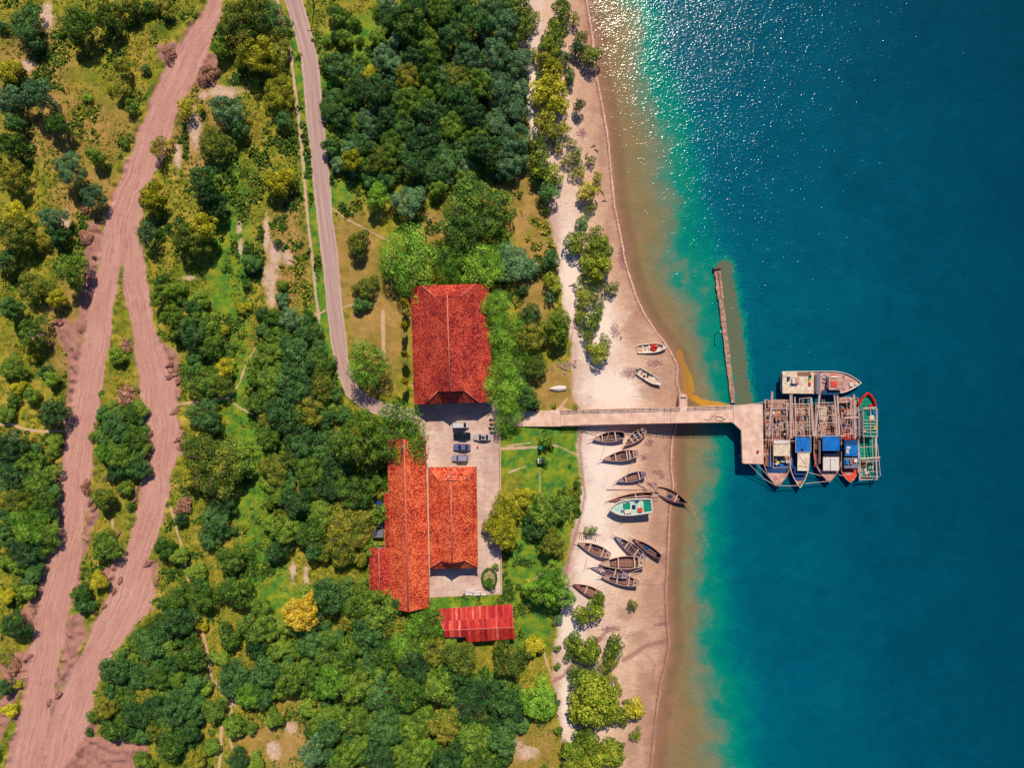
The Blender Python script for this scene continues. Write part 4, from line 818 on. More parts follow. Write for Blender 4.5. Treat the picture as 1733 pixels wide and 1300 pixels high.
# utility poles
def pole(px, py, h, rz, label):
    x, y = P(px, py); p = thing('utility_pole', label, 'pole', (x, y, gz(x, y)), rz)
    MB().tube((0, 0, -.3), (0, 0, h), .17, .11, 8).build('shaft', WOODD, p); MB().box(0, .02, h - .5, 2.0, .12, .12).build('crossarm', WOODD, p)
    for s in (-.85, -.4, .4, .85): MB().tube((s, .02, h - .44), (s, .02, h - .2), .05).build('insulator', WHITE, p)
pole(532, 6, 9.5, R(5), 'thin utility pole beside the paved road at the top edge'); pole(562, 228, 9.5, R(8), 'thin utility pole at the right kerb of the paved road\'s middle'); pole(677, 684, 6.5, R(20), 'short utility pole left of the large hall\'s lower corner')
pole(503, 448, 7, R(10), 'thin pole in dry grass left of the paved road')
# lawn pillar and small tank
x, y = P(913, 779); pb = thing('white_pillar', 'small white-topped concrete pillar on the lawn below the pier', 'pillar', (x, y, 0)); MB().box(0, 0, .7, .8, 1.1, 1.4).build('shaft', CONC2, pb); MB().box(0, 0, 1.5, 1.1, 1.4, .2).build('cap', WHITE, pb)
x, y = P(914, 757); wt_ = thing('green_tank', 'small green water tank on a stand on the lawn', 'tank', (x, y, 0)); MB().tube((0, 0, 1.4), (0, 0, 2.3), .55, .5, 14).build('drum', GREENP, wt_); m = MB(); [m.tube((a * .4, b * .4, 0), (a * .4, b * .4, 1.4), .06) for a in (-1, 1) for b in (-1, 1)]; m.build('stand', GREY, wt_)

# ---------------------------------------------------------------- pier, sea wall
pz = 1.5
pr = thing('concrete_pier', 'long pale concrete pier from the beach to the moored boats, turning down at its head', 'pier', P3(1100, 702, 0)[:2] + (0,)); ox, oy = P(1100, 702, 0)
up = [(946, 694), (1151, 689), (1164, 688.5), (1240, 686), (1291, 684)]; lo = [(1292, 786), (1256, 785), (1254, 729), (1240, 715.5), (1100, 718), (946, 722)]
dk = MB(); dk.prism([(P(a, b, pz)[0] - ox, P(a, b, pz)[1] - oy) for a, b in lo + up], pz - .55, pz); dk.build('deck', CONC, pr)
ap = MB(); q = [(P(a, b, pz)[0] - ox, P(a, b, pz)[1] - oy) for a, b in ((946, 694), (946, 722))]; q2 = [(P(a, b, .1)[0] - ox, P(a, b, .1)[1] - oy) for a, b in ((872, 698), (866, 710), (872, 722))]
b0 = [(q2[0][0], q2[0][1], .12), (q2[1][0], q2[1][1], .1), (q2[2][0], q2[2][1], .12), (q[1][0], q[1][1], pz - .002), (q[0][0], q[0][1], pz - .002)]
ap.quad(*b0); n_ = len(b0)
for i in range(n_): p_, r_ = b0[i], b0[(i + 1) % n_]; ap.quad(p_, (p_[0], p_[1], -.8), (r_[0], r_[1], -.8), r_)
ap.build('approach_ramp', CONC, pr)
sl = MB()
for a, b in (((1135, 690), (1135, 717)), ((1241, 686), (1241, 716)), ((948, 694.5), (948, 721.5))):
    A, B = P(*a, pz), P(*b, pz); sl.bar((A[0] - ox, A[1] - oy, pz + .01), (B[0] - ox, B[1] - oy, pz + .01), .1, .02)
sl.build('expansion_joint', STEEL, pr)
kb = MB()
for a, b in zip(lo[:-1], lo[1:]):
    A, B = P(*a, pz), P(*b, pz); d = np.array(B) - A; d /= np.linalg.norm(d); nx = np.array([d[1], -d[0]]) * .12
    kb.bar((A[0] - ox + nx[0], A[1] - oy + nx[1], pz + .075), (B[0] - ox + nx[0], B[1] - oy + nx[1], pz + .075), .22, .15)
kb.build('edge_kerb', CONC2, pr)
for px in list(range(985, 1240, 34)):
    for py in (697, 712):
        X, Y = P(px, py, pz); g0 = min(gz(X, Y), WZ) - 1.5; MB().box(X - ox, Y - oy, (g0 + pz - .55) / 2, .5, .5, pz - .55 - g0).build('pile', CONC2, pr)
for px, py in ((1262, 700), (1262, 725), (1262, 750), (1262, 775), (1284, 700), (1284, 725), (1284, 750), (1284, 775)):
    X, Y = P(px, py, pz); MB().box(X - ox, Y - oy, -3.5, .55, .55, 8.9).build('pile', CONC2, pr)
def railing(a, b, n, label, nm='steel_railing'):
    A, B = P(*a, pz), P(*b, pz); r = thing(nm, label, 'railing', (A[0], A[1], pz)); D = (B[0] - A[0], B[1] - A[1]); m = MB()
    for z in (.5, 1.05): m.tube((0, 0, z), (D[0], D[1], z), .07, n=6)
    m.build('rail', STEEL, r)
    for i in range(n + 1): t_ = i / n; MB().tube((D[0] * t_, D[1] * t_, 0), (D[0] * t_, D[1] * t_, 1.05), .075).build('post', STEEL, r)
railing((950, 695.5), (1150, 690.5), 16, 'long dark railing on the upper side of the pier over the beach'); railing((1164, 690), (1239, 687.5), 6, 'short dark railing on the upper side of the pier over water'); railing((950, 720.5), (1236, 714.5), 22, 'dark railing along the lower side of the pier')
x, y = P(1156, 679, -.6); oc = thing('concrete_landing', 'stubby concrete landing with rounded end jutting up from the pier', 'landing', (x, y, WZ)); MB().box(0, -.6, 1.0, 2.2, 3.0, 3.4).build('block', CONC2, oc); MB().tube((0, 1.0, -.5), (0, 1.0, 2.5), 1.1, 1.1, 16).build('rounded_end', CONC2, oc); MB().box(0, 1.6, 1.6, 1.6, .5, .4).box(0, .9, 2.0, 1.6, .4, 1.5).build('step', STEEL, oc)
rp = MB(); pts = []
for i in range(40):
    a = i / 39; pts.append(P3(1192 + 34 * a + 3 * math.sin(a * 9), 708 + 3.5 * math.sin(a * 7 + .6), pz + .05))
for i in range(26): a = i / 25 * 5.5; pts.append(P3(1218 + 8 * math.cos(a), 709 + 3.4 * math.sin(a), pz + .06))
cx_ = pts[0]; rp.path([(p[0] - cx_[0], p[1] - cx_[1], p[2] - cx_[2]) for p in pts], .07, 5); o = rp.build('mooring_rope', STEEL); o.location = cx_; tag(o, 'dark loose rope coiled on the deck of the concrete pier', 'rope')
x, y = P(1282, 764, pz); o = MB().tube((0, 0, 0), (0, 0, .5), .3, .22, 10).tube((0, 0, .5), (0, 0, .6), .32, .32, 10).build('bollard', REDP); o.location = (x, y, pz); tag(o, 'small red mooring bollard on the pier head', 'bollard')
# old sea wall
a, b = P(1212, 453, WZ), P(1240, 682, WZ); sw = thing('old_sea_wall', 'narrow weathered concrete wall standing alone in the shallow water', 'sea wall', (a[0], a[1], WZ)); L = math.dist(a, b); sw.rotation_euler = (0, 0, math.atan2(b[1] - a[1], b[0] - a[0]))
m = MB(); rg = random.Random(3); n = 30
for i in range(n): x0, x1 = L * i / n, L * (i + 1) / n - .02; wdt = rg.uniform(1.2, 1.5) * (1.3 if i < 7 else .95); m.box((x0 + x1) / 2, rg.uniform(-.06, .06), -.5, x1 - x0, wdt, 2.5 + rg.uniform(-.25, .15))
m.build('wall_blocks', mat('old_wall_concrete', (206, 160, 136), .95, .45, 1.0, (140, 100, 86), bump=.5), sw); m = MB(); m.box(4.5, .15, .78, 8, .12, .3).box(.3, 0, .4, .5, 2.2, 1.8).build('capping', STEEL, sw)
x, y = P(1209, 567, WZ); o = thing('leaning_post', 'white-topped leaning post in the water left of the sea wall', 'post', (x, y, WZ - .5)); MB().tube((0, 0, 0), (.5, .6, 4.6), .12, .1).build('shaft', WOODD, o); MB().blob(.5, .6, 4.7, .25, .25, .2, 1).build('cap', WHITE, o)

# ---------------------------------------------------------------- cars
TYRE = DARK; RIM = mat('wheel_rim', (170, 170, 176), .3, .1, 4, metal=.7)
def paint(name, rgb): return mat(name, rgb, .28, .06, 1.5, rgb, .25, 0.0, .5)
LAMP = mat('lamp_glass', (230, 230, 225), .15, .05, 3, spec=.6); TAIL = mat('tail_lamp_red', (170, 20, 24), .3, .1, 3)
def loft(secs):
    m = MB(); n = len(secs[0])
    for s in secs: m.v += s
    for i in range(len(secs) - 1):
        for j in range(n): k = (j + 1) % n; m.f.append((i * n + j, i * n + k, (i + 1) * n + k, (i + 1) * n + j)); m.mi.append(0)
    m.f.append(tuple(reversed(range(n)))); m.f.append(tuple((len(secs) - 1) * n + j for j in range(n))); m.mi += [0, 0]; return m
def car(px, py, rz, L, W, hh, body, label, style='sedan', name='parked_car', cat='car', g='cars parked in the yard'):
    x, y = P(px, py, 1.0); c = thing(name, label, cat, (x, y, .06), rz, g); h0 = .95 if style != 'van' else 1.0
    def rect(xx, w, z0, z1, k=.12): return [(xx, -w / 2 + k, z0), (xx, w / 2 - k, z0), (xx, w / 2, z0 + k), (xx, w / 2, z1 - k), (xx, w / 2 - k, z1), (xx, -w / 2 + k, z1), (xx, -w / 2, z1 - k), (xx, -w / 2, z0 + k)]
    xs = [-.5, -.485, -.44, -.3, 0, .3, .42, .48, .5]; ws = [.78, .9, .97, 1, 1, .99, .95, .84, .66]; zt = [.82, .9, .96, 1, 1, .97, .9, .84, .7]
    bd = loft([rect(a * L, W * w, .3, h0 * z) for a, w, z in zip(xs, ws, zt)]).build('body', body, c, smooth=False)
    c0, c1 = {'sedan': (-.36, .2), 'suv': (-.47, .22), 'van': (-.49, .36), 'pickup': (-.08, .24)}[style]; r0, r1 = {'sedan': (-.22, .05), 'suv': (-.42, .1), 'van': (-.47, .2), 'pickup': (-.04, .12)}[style]
    cab = MB(); v = [(c0 * L, W * .92), (c1 * L, W * .9)]; tpp = [(r0 * L, W * .74), (r1 * L, W * .72)]
    B = [(v[0][0], -v[0][1] / 2), (v[1][0], -v[1][1] / 2), (v[1][0], v[1][1] / 2), (v[0][0], v[0][1] / 2)]; T = [(tpp[0][0], -tpp[0][1] / 2), (tpp[1][0], -tpp[1][1] / 2), (tpp[1][0], tpp[1][1] / 2), (tpp[0][0], tpp[0][1] / 2)]
    for i in range(4): j = (i + 1) % 4; cab.quad((*B[i], h0 - .06), (*B[j], h0 - .06), (*T[j], hh), (*T[i], hh))
    cab.build('windows', GLASS, c)
    rf_ = MB(); rf_.prism([(p[0], p[1]) for p in T], hh - .01, hh + .05); rf_.build('roof', body, c, bevel=.04)
    pil = MB()
    for i in range(4): pil.tube((*B[i], h0 - .03), (*T[i], hh), .045, n=5)
    for xx in ([(r0 + r1) / 2 * L] if style != 'pickup' else []):
        for s in (-1, 1): pil.tube((xx, s * W * .455, h0), (xx, s * W * .365, hh), .05, n=5)
    pil.build('pillar', body, c)
    if style == 'sedan' and 'sunroof' in label: MB().box((r0 + r1) / 2 * L + .1, 0, hh + .055, .8, .8, .02).build('sunroof', GLASS, c)
    if style == 'pickup': MB().box(-.29 * L, 0, h0 - .1, .36 * L, W * .8, .3).build('cargo_bed', DARK, c)
    for sx in (-.31, .31):
        for s in (-1, 1):
            w = MB().tube((sx * L, s * (W / 2 - .2), .33), (sx * L, s * (W / 2 + .01), .33), .33, .33, 16).build('wheel', TYRE, c); MB().tube((sx * L, s * (W / 2), .33), (sx * L, s * (W / 2 + .03), .33), .2, .18, 12).build('rim', RIM, w)
    for s in (-1, 1):
        MB().box(.475 * L, s * W * .33, h0 * .74, .12, .34, .14).build('headlight', LAMP, c); MB().box(-.492 * L, s * W * .36, h0 * .78, .08, .26, .16).build('tail_light', TAIL, c); MB().box(.19 * L, s * (W / 2 + .09), h0 + .02, .16, .2, .14).build('mirror', body, c)
    MB().box(.505 * L, 0, .45, .1, W * .7, .2).box(-.505 * L, 0, .45, .1, W * .8, .2).build('bumper', GREY, c)
car(779.5, 720, R(1), 4.3, 1.72, 1.85, paint('white_car_paint', (234, 226, 222)), 'white boxy van at the top of the row of four', 'van')
car(781.5, 738, R(181), 4.6, 1.75, 1.5, paint('black_car_paint', (22, 34, 38)), 'black car second from the top in the row', 'sedan')
car(781.5, 757.5, R(179), 4.6, 1.75, 1.48, paint('slate_blue_car_paint', (112, 112, 160)), 'slate blue car third from the top in the row', 'sedan')
car(778.5, 776, R(180), 4.4, 1.75, 1.75, paint('pale_lilac_car_paint', (172, 164, 186)), 'pale lilac grey wagon at the bottom of the row', 'suv')
car(816, 740.5, R(179), 4.6, 1.75, 1.45, paint('silver_car_paint', (206, 194, 190)), 'silver car with dark sunroof parked apart, nearer the yard wall', 'sedan')
# motorbikes along the wall under the trees
for k, (px, py) in enumerate(((833, 709), (834, 717), (832, 724), (834, 731))):
    x, y = P(px, py, .8); b = thing('motorbike', f'parked motorbike in tree shade by the yard wall, {["top one","second from top","third from top","lowest"][k]} of four', 'motorbike', (x, y, .06), R(8 - 5 * k), 'motorbikes parked in the shade')
    bodyc = (WHITE, REDP, BLUEP, WHITE)[k]
    MB().tube((-.75, 0, .5), (.35, 0, .6), .12, .14, 8).tube((.35, 0, .6), (.5, 0, .95), .1, .08, 8).build('body', bodyc, b); MB().box(-.3, 0, .78, .75, .26, .12).build('seat', DARK, b); MB().tube((.48, -.34, 1.0), (.48, .34, 1.0), .025).build('handlebar', GREY, b)
    for sx in (-.62, .62): MB().tube((sx, -.05, .3), (sx, .05, .3), .3, .3, 16).build('wheel', DARK, b)
    MB().tube((.5, 0, .95), (.62, 0, .3), .035).build('fork', GREY, b); MB().blob(.62, 0, .85, .1, .1, .1, 2).build('headlight', LAMP, b)
x, y = P(808, 757); o = MB().tube((0, 0, 0), (0, 0, .06), .35, .35, 4).tube((0, 0, .06), (0, 0, .75), .26, .04, 10).build('traffic_cone', ORANGE); o.location = (x, y, .06); tag(o, 'orange traffic cone standing between the parked cars', 'cone')
# clutter behind the long building
rg = random.Random(21)
for i, (px, py, sx, sy, sz, m_, lb) in enumerate([(639, 858, 2.2, 3.2, 2.2, WHITE, 'white boxy shed roof left of the long building'), (640, 888, 2.4, 1.6, 1.6, CREAM, 'cream crate left of the long building'), (640, 903, 2.6, 2.0, 1.8, WHITE, 'white crate below the cream crate, left of the long building')]):
    x, y = P(px, py, 1.5); e = thing('storage_box', lb, 'box', (x, y, 0)); MB().box(0, 0, sz / 2, sx, sy, sz).build('body', m_, e, bevel=.06); MB().box(0, 0, sz + .06, sx * 1.08, sy * 1.08, .1).build('lid', GREY if i else BLUEP, e)

EARTH = mat('pushed_up_earth', (186, 132, 112), .95, .4, 1.2, (128, 84, 74), bump=.5)
rg = random.Random(77)
for i, (a, b, l, an) in enumerate([(288, 618, 2.6, 20), (294, 628, 3.0, 18), (291, 636, 3.4, 22), (303, 646, 2.2, 60), (296, 698, 3.0, 20), (306, 758, 3.2, 15), (300, 746, 2.4, 30), (58, 1040, 3.2, 70), (48, 1112, 2.6, 20), (97, 545, 2.6, 10), (103, 549, 2.0, 50), (250, 955, 2.8, 30), (262, 1028, 2.4, 50), (266, 985, 3.0, 70), (204, 984, 2.6, 60), (194, 1002, 2.4, 60), (176, 1028, 2.0, 40), (232, 832, 2.4, 70), (228, 848, 2.0, 30), (85, 1190, 2.4, 60), (100, 1178, 2.6, 40), (155, 850, 2.2, 60), (160, 862, 2.4, 50), (200, 905, 2.0, 45), (285, 85, 2.4, 20), (352, 128, 2.0, 80), (146, 412, 2.4, 0), (140, 395, 2.0, 30)]):
    x, y = P(a, b); m = MB(); k = rg.uniform(.5, .7); m.blob(0, 0, .15, l / 2, l * .22, k, i, 12, 7, .35); m.blob(l * .2, l * .16, .1, l * .3, l * .2, k * .8, i + 50, 10, 6, .35); o = m.build('earth_mound', EARTH); o.location = (x, y, gz(x, y)); o.rotation_euler = (0, 0, R(an))
    tag(o, 'low mound of pushed up earth along the dirt roads', 'mound', 'mounds of pushed up earth')

# ---------------------------------------------------------------- boats
class Hull:
    def __init__(s, L, B, D, transom=.5, full=1.7, sheer=.25, rake=.5, rakex=.5, kz=.0, mid=.42):
        s.L, s.B, s.D, s.tr, s.full, s.sheer, s.rake, s.rakex, s.mid = L, B, D, transom, full, sheer, rake, rakex, mid
    def w(s, t):
        if t < s.mid: return s.B / 2 * (s.tr + (1 - s.tr) * math.sin(math.pi / 2 * t / s.mid) ** .9)
        return s.B / 2 * max(.012, 1 - ((t - s.mid) / (1 - s.mid)) ** s.full)
    def zg(s, t): return s.D * (1 + s.sheer * max(0, (t - s.mid) / (1 - s.mid)) ** 2 + s.sheer * .35 * max(0, (s.mid - t) / s.mid) ** 2)
    def zk(s, t): return s.rake * s.D * max(0, (t - .7) / .3) ** 2
    def x(s, t, q): return -s.L / 2 + s.L * t * (1 - s.rakex / s.L) + s.rakex * q * t ** 3
    def pt(s, t, q, side, inset=0.0, zmin=None):
        w = max(0.0, s.w(t) - inset) * q ** .55; z = s.zk(t) + (s.zg(t) - s.zk(t)) * q ** 1.4
        if zmin is not None: z = max(z, zmin)
        return (s.x(t, q) - (inset * .5 if t > .97 else 0), side * w, z)
    def mesh(s, parent, outer, inner, floor=.35, th=.09, name='hull', rim=None, rimw=.16, n=26):
        Q = [0, .12, .3, .55, .8, 1.0]; m = MB(); rings = []
        prof = [(q, -1) for q in reversed(Q)] + [(q, 1) for q in Q[1:]]; k = len(prof)
        for layer in (0, 1):
            b = len(m.v); rings.append(b)
            for i in range(n):
                t = i / (n - 1)
                for q, sd in prof: m.v.append(s.pt(t, q, sd, th * layer, s.D * floor if layer else None))
        for layer in (0, 1):
            m.cur = layer; b = rings[layer]
            for i in range(n - 1):
                for j in range(k - 1):
                    f = (b + i * k + j, b + i * k + j + 1, b + (i + 1) * k + j + 1, b + (i + 1) * k + j)
                    m.f.append(f if layer else f[::-1]); m.mi.append(layer)
        a, b = rings
        for i in range(n - 1):
            for j, fl in ((0, 1), (k - 1, 0)):
                f = (a + i * k + j, a + (i + 1) * k + j, b + (i + 1) * k + j, b + i * k + j); m.f.append(f); m.mi.append(0)
        for j in range(k - 1):
            m.f.append((a + j, a + j + 1, b + j + 1, b + j)); m.mi.append(0)
        h = m.build(name, [outer, inner], parent)
        if rim:
            r = MB()
            for sd in (-1, 1): r.path([(p[0], p[1], p[2] + .03) for p in [s.pt(i / 24, 1, sd, th * .5) for i in range(25)]], rimw / 2, 5)
            p, q = s.pt(0, 1, -1, th * .5), s.pt(0, 1, 1, th * .5); r.tube((p[0], p[1], p[2] + .03), (q[0], q[1], q[2] + .03), rimw / 2, n=5); r.build('gunwale', rim, h)
        return h
    def deck(s, t0, t1, dz, inset=.12, n=14):
        L_, R_ = [], []
        for i in range(n):
            t = t0 + (t1 - t0) * i / (n - 1); zz = s.zg(t) - dz
            w = max(.01, s.w(t) - inset); x = s.x(t, .9); L_.append((x, w, zz)); R_.append((x, -w, zz))
        m = MB()
        for i in range(n - 1): m.quad(R_[i], R_[i + 1], L_[i + 1], L_[i]); m.quad(*[(p[0], p[1], p[2] - .06) for p in (L_[i], L_[i + 1], R_[i + 1], R_[i])])
        return m
def boat_root(name, label, cat, bow, stern, z, g=None, zb=None):
    zz = z if zb is None else zb; a, b = P(*bow, zz), P(*stern, zz); cx, cy = (a[0] + b[0]) / 2, (a[1] + b[1]) / 2
    return thing(name, label, cat, (cx, cy, z), math.atan2(a[1] - b[1], a[0] - b[0]), g), math.dist(a, b)
def plank_floor(h, t0, t1, z, m_, parent, gaps=5):
    mb = MB(); n = 12
    for r in range(gaps):
        for i in range(n):
            ta, tb = t0 + (t1 - t0) * i / n, t0 + (t1 - t0) * (i + 1) / n; w = min(h.w(ta), h.w(tb)) * .8; y0 = -w + 2 * w * r / gaps + .03; y1 = -w + 2 * w * (r + 1) / gaps - .03
            mb.quad((h.x(ta, .5), y0, z), (h.x(tb, .5), y0, z), (h.x(tb, .5), y1, z), (h.x(ta, .5), y1, z))
    return mb.build('floor_planks', m_, parent)
WOODS = [WOODW, mat('grey_blue_worn_wood', (176, 156, 164), .85, .4, 2.0, (122, 100, 112), stretch=(1, 4, 1)), mat('pale_tan_wood', (226, 188, 160), .85, .35, 2.2, (170, 126, 106), stretch=(1, 4, 1)), mat('reddish_brown_wood', (170, 112, 96), .85, .4, 2.2, (112, 70, 64), stretch=(1, 4, 1))]
_wi = [0]
NETM = mat('heaped_net', (120, 96, 110), .9, .4, 6, (70, 60, 80))
def wooden_boat(label, bow, stern, beam, D=1.5, floor='p', thw=(.35, .62), fore=True, stern_deck=True, heel=0.0, ribs=True, lean=None, inner=None, zoff=0.0, oars=()):
    mx, my = (bow[0] + stern[0]) / 2, (bow[1] + stern[1]) / 2; x, y = P(mx, my, -1); z = gz(x, y) - .12 + zoff
    r, L = boat_root('wooden_boat', label, 'boat', bow, stern, z, 'wooden boats drawn up on the beach', z + D); r.rotation_euler[0] = R(heel)
    r.rotation_euler[1] = R(4 if bow[0] < stern[0] else -4)
    h = Hull(L, beam, D, .5, 1.95, .42, .55, .8)
    W_ = WOODS[(0, 2, 0, 1, 3, 3, 1, 3, 0, 2, 1, 0, 3)[_wi[0] % 13]]; _wi[0] += 1
    hm = h.mesh(r, W_, inner or WOODD, .28, .11, rim=W_, rimw=.2)
    if floor == 'p': plank_floor(h, .14, .8, D * .42, WOODB, r)
    for t in thw:
        w = h.w(t) - .06; z_ = h.zg(t) - .1; MB().box(h.x(t, .9), 0, z_, .34, 2 * w, .1).build('thwart', WOODL, r)
    if fore: h.deck(.8, .985, .06).build('foredeck', W_, r)
    if stern_deck:
        h.deck(.0, .16, .05).build('stern_deck', W_, r)
        f = MB().box(h.x(.09, .9), .1, h.zg(.09) - .02, .42, .42, .08).build('hatch', NAVY, r)
    if ribs:
        m = MB()
        for i in range(3, 15):
            t = i / 18
            for sd in (-1, 1): m.path([h.pt(t, q, sd, .14, D * .4) for q in (.25, .6, .97)], .045, 4)
        for sd in (-1, 1): m.path([h.pt(i / 18, .6, sd, .14, D * .4) for i in range(3, 15)], .05, 4)
        m.bar((h.x(3 / 18, .5), 0, D * .42), (h.x(14 / 18, .5), 0, D * .42), .12, .08)
        for i in range(3, 15): m.bar((h.x(i / 18, .5), -h.w(i / 18) * .9, D * .42), (h.x(i / 18, .5), h.w(i / 18) * .9, D * .42), .07, .06)
        m.build('ribs', WOODW, r)
    m = MB(); p = h.pt(1, 1, 1); m.tube((p[0] - .5, 0, p[2] - .2), (p[0] + 1.1, 0, p[2] + .45), .1, .06); m.build('stem_post', WOODW, r)
    rg_ = random.Random(_wi[0] * 7)
    if _wi[0] % 3 != 1:
        m = MB(); m.blob(h.x(rg_.uniform(.4, .55), .5), rg_.uniform(-.3, .3), D * .5, rg_.uniform(.5, .9), rg_.uniform(.35, .6), .28, _wi[0], 12, 7, .35); m.build('net_heap', (NETM if _wi[0] % 2 else BLUEP), r)
    for a, b in oars:
        A, B = P3(*a[:2], z + a[2]), P3(*b[:2], z + b[2]); 
        # convert to local space of the boat
        ca, sa = math.cos(-r.rotation_euler[2]), math.sin(-r.rotation_euler[2])
        loc = lambda q: ((q[0] - r.location[0]) * ca - (q[1] - r.location[1]) * sa, (q[0] - r.location[0]) * sa + (q[1] - r.location[1]) * ca, q[2] - z)
        MB().tube(loc(A), loc(B), .07, .06).build('outrigger_pole', WOODL, r)
    return r
wooden_boat('narrow wooden boat with navy-shaded interior, topmost on the sand beside the pier', (1003, 744), (1057, 736), 2.9, 1.5, floor='', thw=(.3, .72), stern_deck=False, inner=NAVY, oars=[((1032, 731, 1.9), (1013, 786, .25)), ((1000, 747, .6), (1058, 741, 1.9))])
wooden_boat('wooden boat slanting up toward the pier, right of the topmost one', (1057, 754), (1092, 727), 2.7, 1.5, thw=(.3, .5, .7), oars=[((1088, 724, 2.0), (1052, 762, .8)), ((1093, 730, 1.9), (1060, 752, 1.8))], fore=False)
wooden_boat('plump wooden boat with planked hold, second row below the pier', (1020, 778), (1080, 767), 2.9, 1.55, thw=(.25, .66, .33))
wooden_boat('small wooden boat crossed by a long pale pole', (1044, 815), (1093, 802), 2.5, 1.5, thw=(.25, .72), oars=[((1071, 782, 2.2), (1050, 835, .4))])
wooden_boat('long narrow dark boat lying right behind the green boat', (1031, 848), (1104, 836), 1.9, 1.2, floor='', thw=(.4,), stern_deck=False, inner=WOODD, oars=[((1118, 837, 1.3), (1050, 845, 1.3))])
wooden_boat('half sunk wooden boat with dark interior nearest the water', (1164, 852), (1112, 829), 3.1, 1.3, thw=(.66,), inner=NAVY, zoff=-.1, fore=False, stern_deck=False)
wooden_boat('left boat of the slanting pair, with crossed poles', (1040, 908), (1092, 946), 2.7, 1.5, thw=(.3, .62), inner=NAVY, floor='', oars=[((1056, 912, 1.8), (1085, 938, 1.6)), ((1062, 934, 1.7), (1072, 917, 1.8))])
wooden_boat('right boat of the slanting pair, slim with deep dark hold', (1071, 912), (1119, 944), 2.1, 1.35, thw=(.88,), floor='', inner=NAVY, stern_deck=False)
wooden_boat('wooden boat with square hatch, leftmost in the lower group', (978, 919), (1033, 941), 2.9, 1.5, thw=(.66, .25), oars=[((994, 943, .5), (987, 967, .2))])
wooden_boat('biggest planked wooden boat in the lower group, pointing left', (1014, 955), (1092, 951), 3.6, 1.9, thw=(.24, .6, .8))
wooden_boat('wooden boat tucked under the biggest one\'s lower side', (1000, 961), (1062, 975), 2.6, 1.1, thw=(.36, .74), stern_deck=True, oars=[((1057, 974, 1.2), (1090, 960, 1.5))], inner=NAVY, floor='')
wooden_boat('planked wooden boat with a stern hatch, bottom of the stacked three', (1018, 977), (1081, 987), 2.9, 1.6, thw=(.28, .6), oars=[((1040, 1003, .3), (1034, 1012, .2))])
wooden_boat('wooden boat half hidden by the mangrove, lowest on the beach', (970, 989), (1022, 1012), 2.7, 1.4, thw=(.3, .6), oars=[((993, 994, 1.7), (988, 1010, .9))])
# loose spars between the boats
def spar(label, a, b, r0=.09, za=.3, zb=.5):
    x0, y0 = P(*a, -1.2); x1, y1 = P(*b, -1.2); z0, z1 = gz(x0, y0) + za, gz(x1, y1) + zb
    o = MB().tube((0, 0, 0), (x1 - x0, y1 - y0, z1 - z0), r0, r0 * .7, 7).build('wooden_spar', WOODL, smooth=True); o.location = (x0, y0, z0); tag(o, label, 'spar', 'loose spars among the beached boats')
spar('long pale spar on the sand just left of the half sunk boat', (1026, 828), (1100, 829)); spar('spar slanting onto the half sunk boat, uppermost', (1096, 812), (1118, 832), .1, .9, 1.2); spar('spar in front of the half sunk boat, lower one', (1080, 817), (1112, 833), .12, .9, .9)
spar('short spar crossing the upper two near the half sunk boat', (1088, 823), (1102, 833), .12, 1.2, 1.2); spar('spar lying parallel to the green boat stern', (1060, 842), (1117, 837), .1, 1.3, 1.3); spar('thin spar beside the leftmost boat of the lower group', (995, 942), (987, 966), .07); spar('thin twin pole from the pier shadow', (977, 727), (1010, 736), .08)
# ribs of a wreck
x, y = P(997, 905, 0); wk = thing('boat_wreck', 'broken skeleton of ribs half buried in sand beneath a bush', 'wreck', (x, y, gz(x, y)), R(-2)); MB().tube((-3, .3, .2), (3.2, .1, .3), .14, .06).build('keel', WOODB, wk)
for i in range(9): MB().tube((-2.7 + i * .6, .25, .22), (-2.6 + i * .55, -1.5 - .3 * math.sin(i), .5), .07, .04).build('rib', WOODB, wk)

# fibreglass skiffs
def skiff(label, bow, stern, beam, cargo=None, outer=WHITE, inner=CREAM, D=1.0, bench=(.2, .42, .7)):
    mx, my = (bow[0] + stern[0]) / 2, (bow[1] + stern[1]) / 2; x, y = P(mx, my, -1.5); z = gz(x, y) - .1; r, L = boat_root('skiff', label, 'boat', bow, stern, z, None, z + D)
    h = Hull(L, beam, D, .86, 2.6, .2, .4, .4, mid=.5); h.mesh(r, outer, inner, .3, .1, rim=outer, rimw=.2); h.deck(.86, .985, .05, .08).build('bow_deck', outer, r)
    for t in bench: MB().box(h.x(t, .8), 0, D * .62, .42, 1.8 * h.w(t), .12).build('thwart', outer, r)
    return r, h, L
s1_, h_, L_ = skiff('white skiff heaped with red cargo, on the wet sand', (1129, 587), (1079, 591), 2.6)
m = MB(); rg = random.Random(5)
for i in range(7): m.blob(.1 + rg.uniform(-.8, .8), rg.uniform(-.7, .7), .75 + rg.uniform(0, .15), .45, .38, .24, i, 9, 5, .2)
o = m.build('red_cargo_heap', REDP, smooth=True); o.location = (s1_.location[0] + .4, s1_.location[1], s1_.location[2]); tag(o, 'heap of red sacks lying in the white skiff', 'cargo')
s2_, h_, L_ = skiff('white skiff with two seats, slanting on the wet sand', (1119, 651), (1079, 627), 2.4, bench=(.12,)); h_.deck(.62, .9, .3, .25).build('raised_floor', CREAM, s2_)
for yy in (-.35, .4): MB().box(-1.0 + yy, yy, .75, .5, .5, .3).box(-1.25 + yy, yy, 1.0, .12, .5, .5).build('seat', BLUEP if 0 else NAVY, s2_)
MB().box(-L_ / 2 - .1, 0, .9, .5, .4, .8).build('outboard_motor', DARK, s2_)
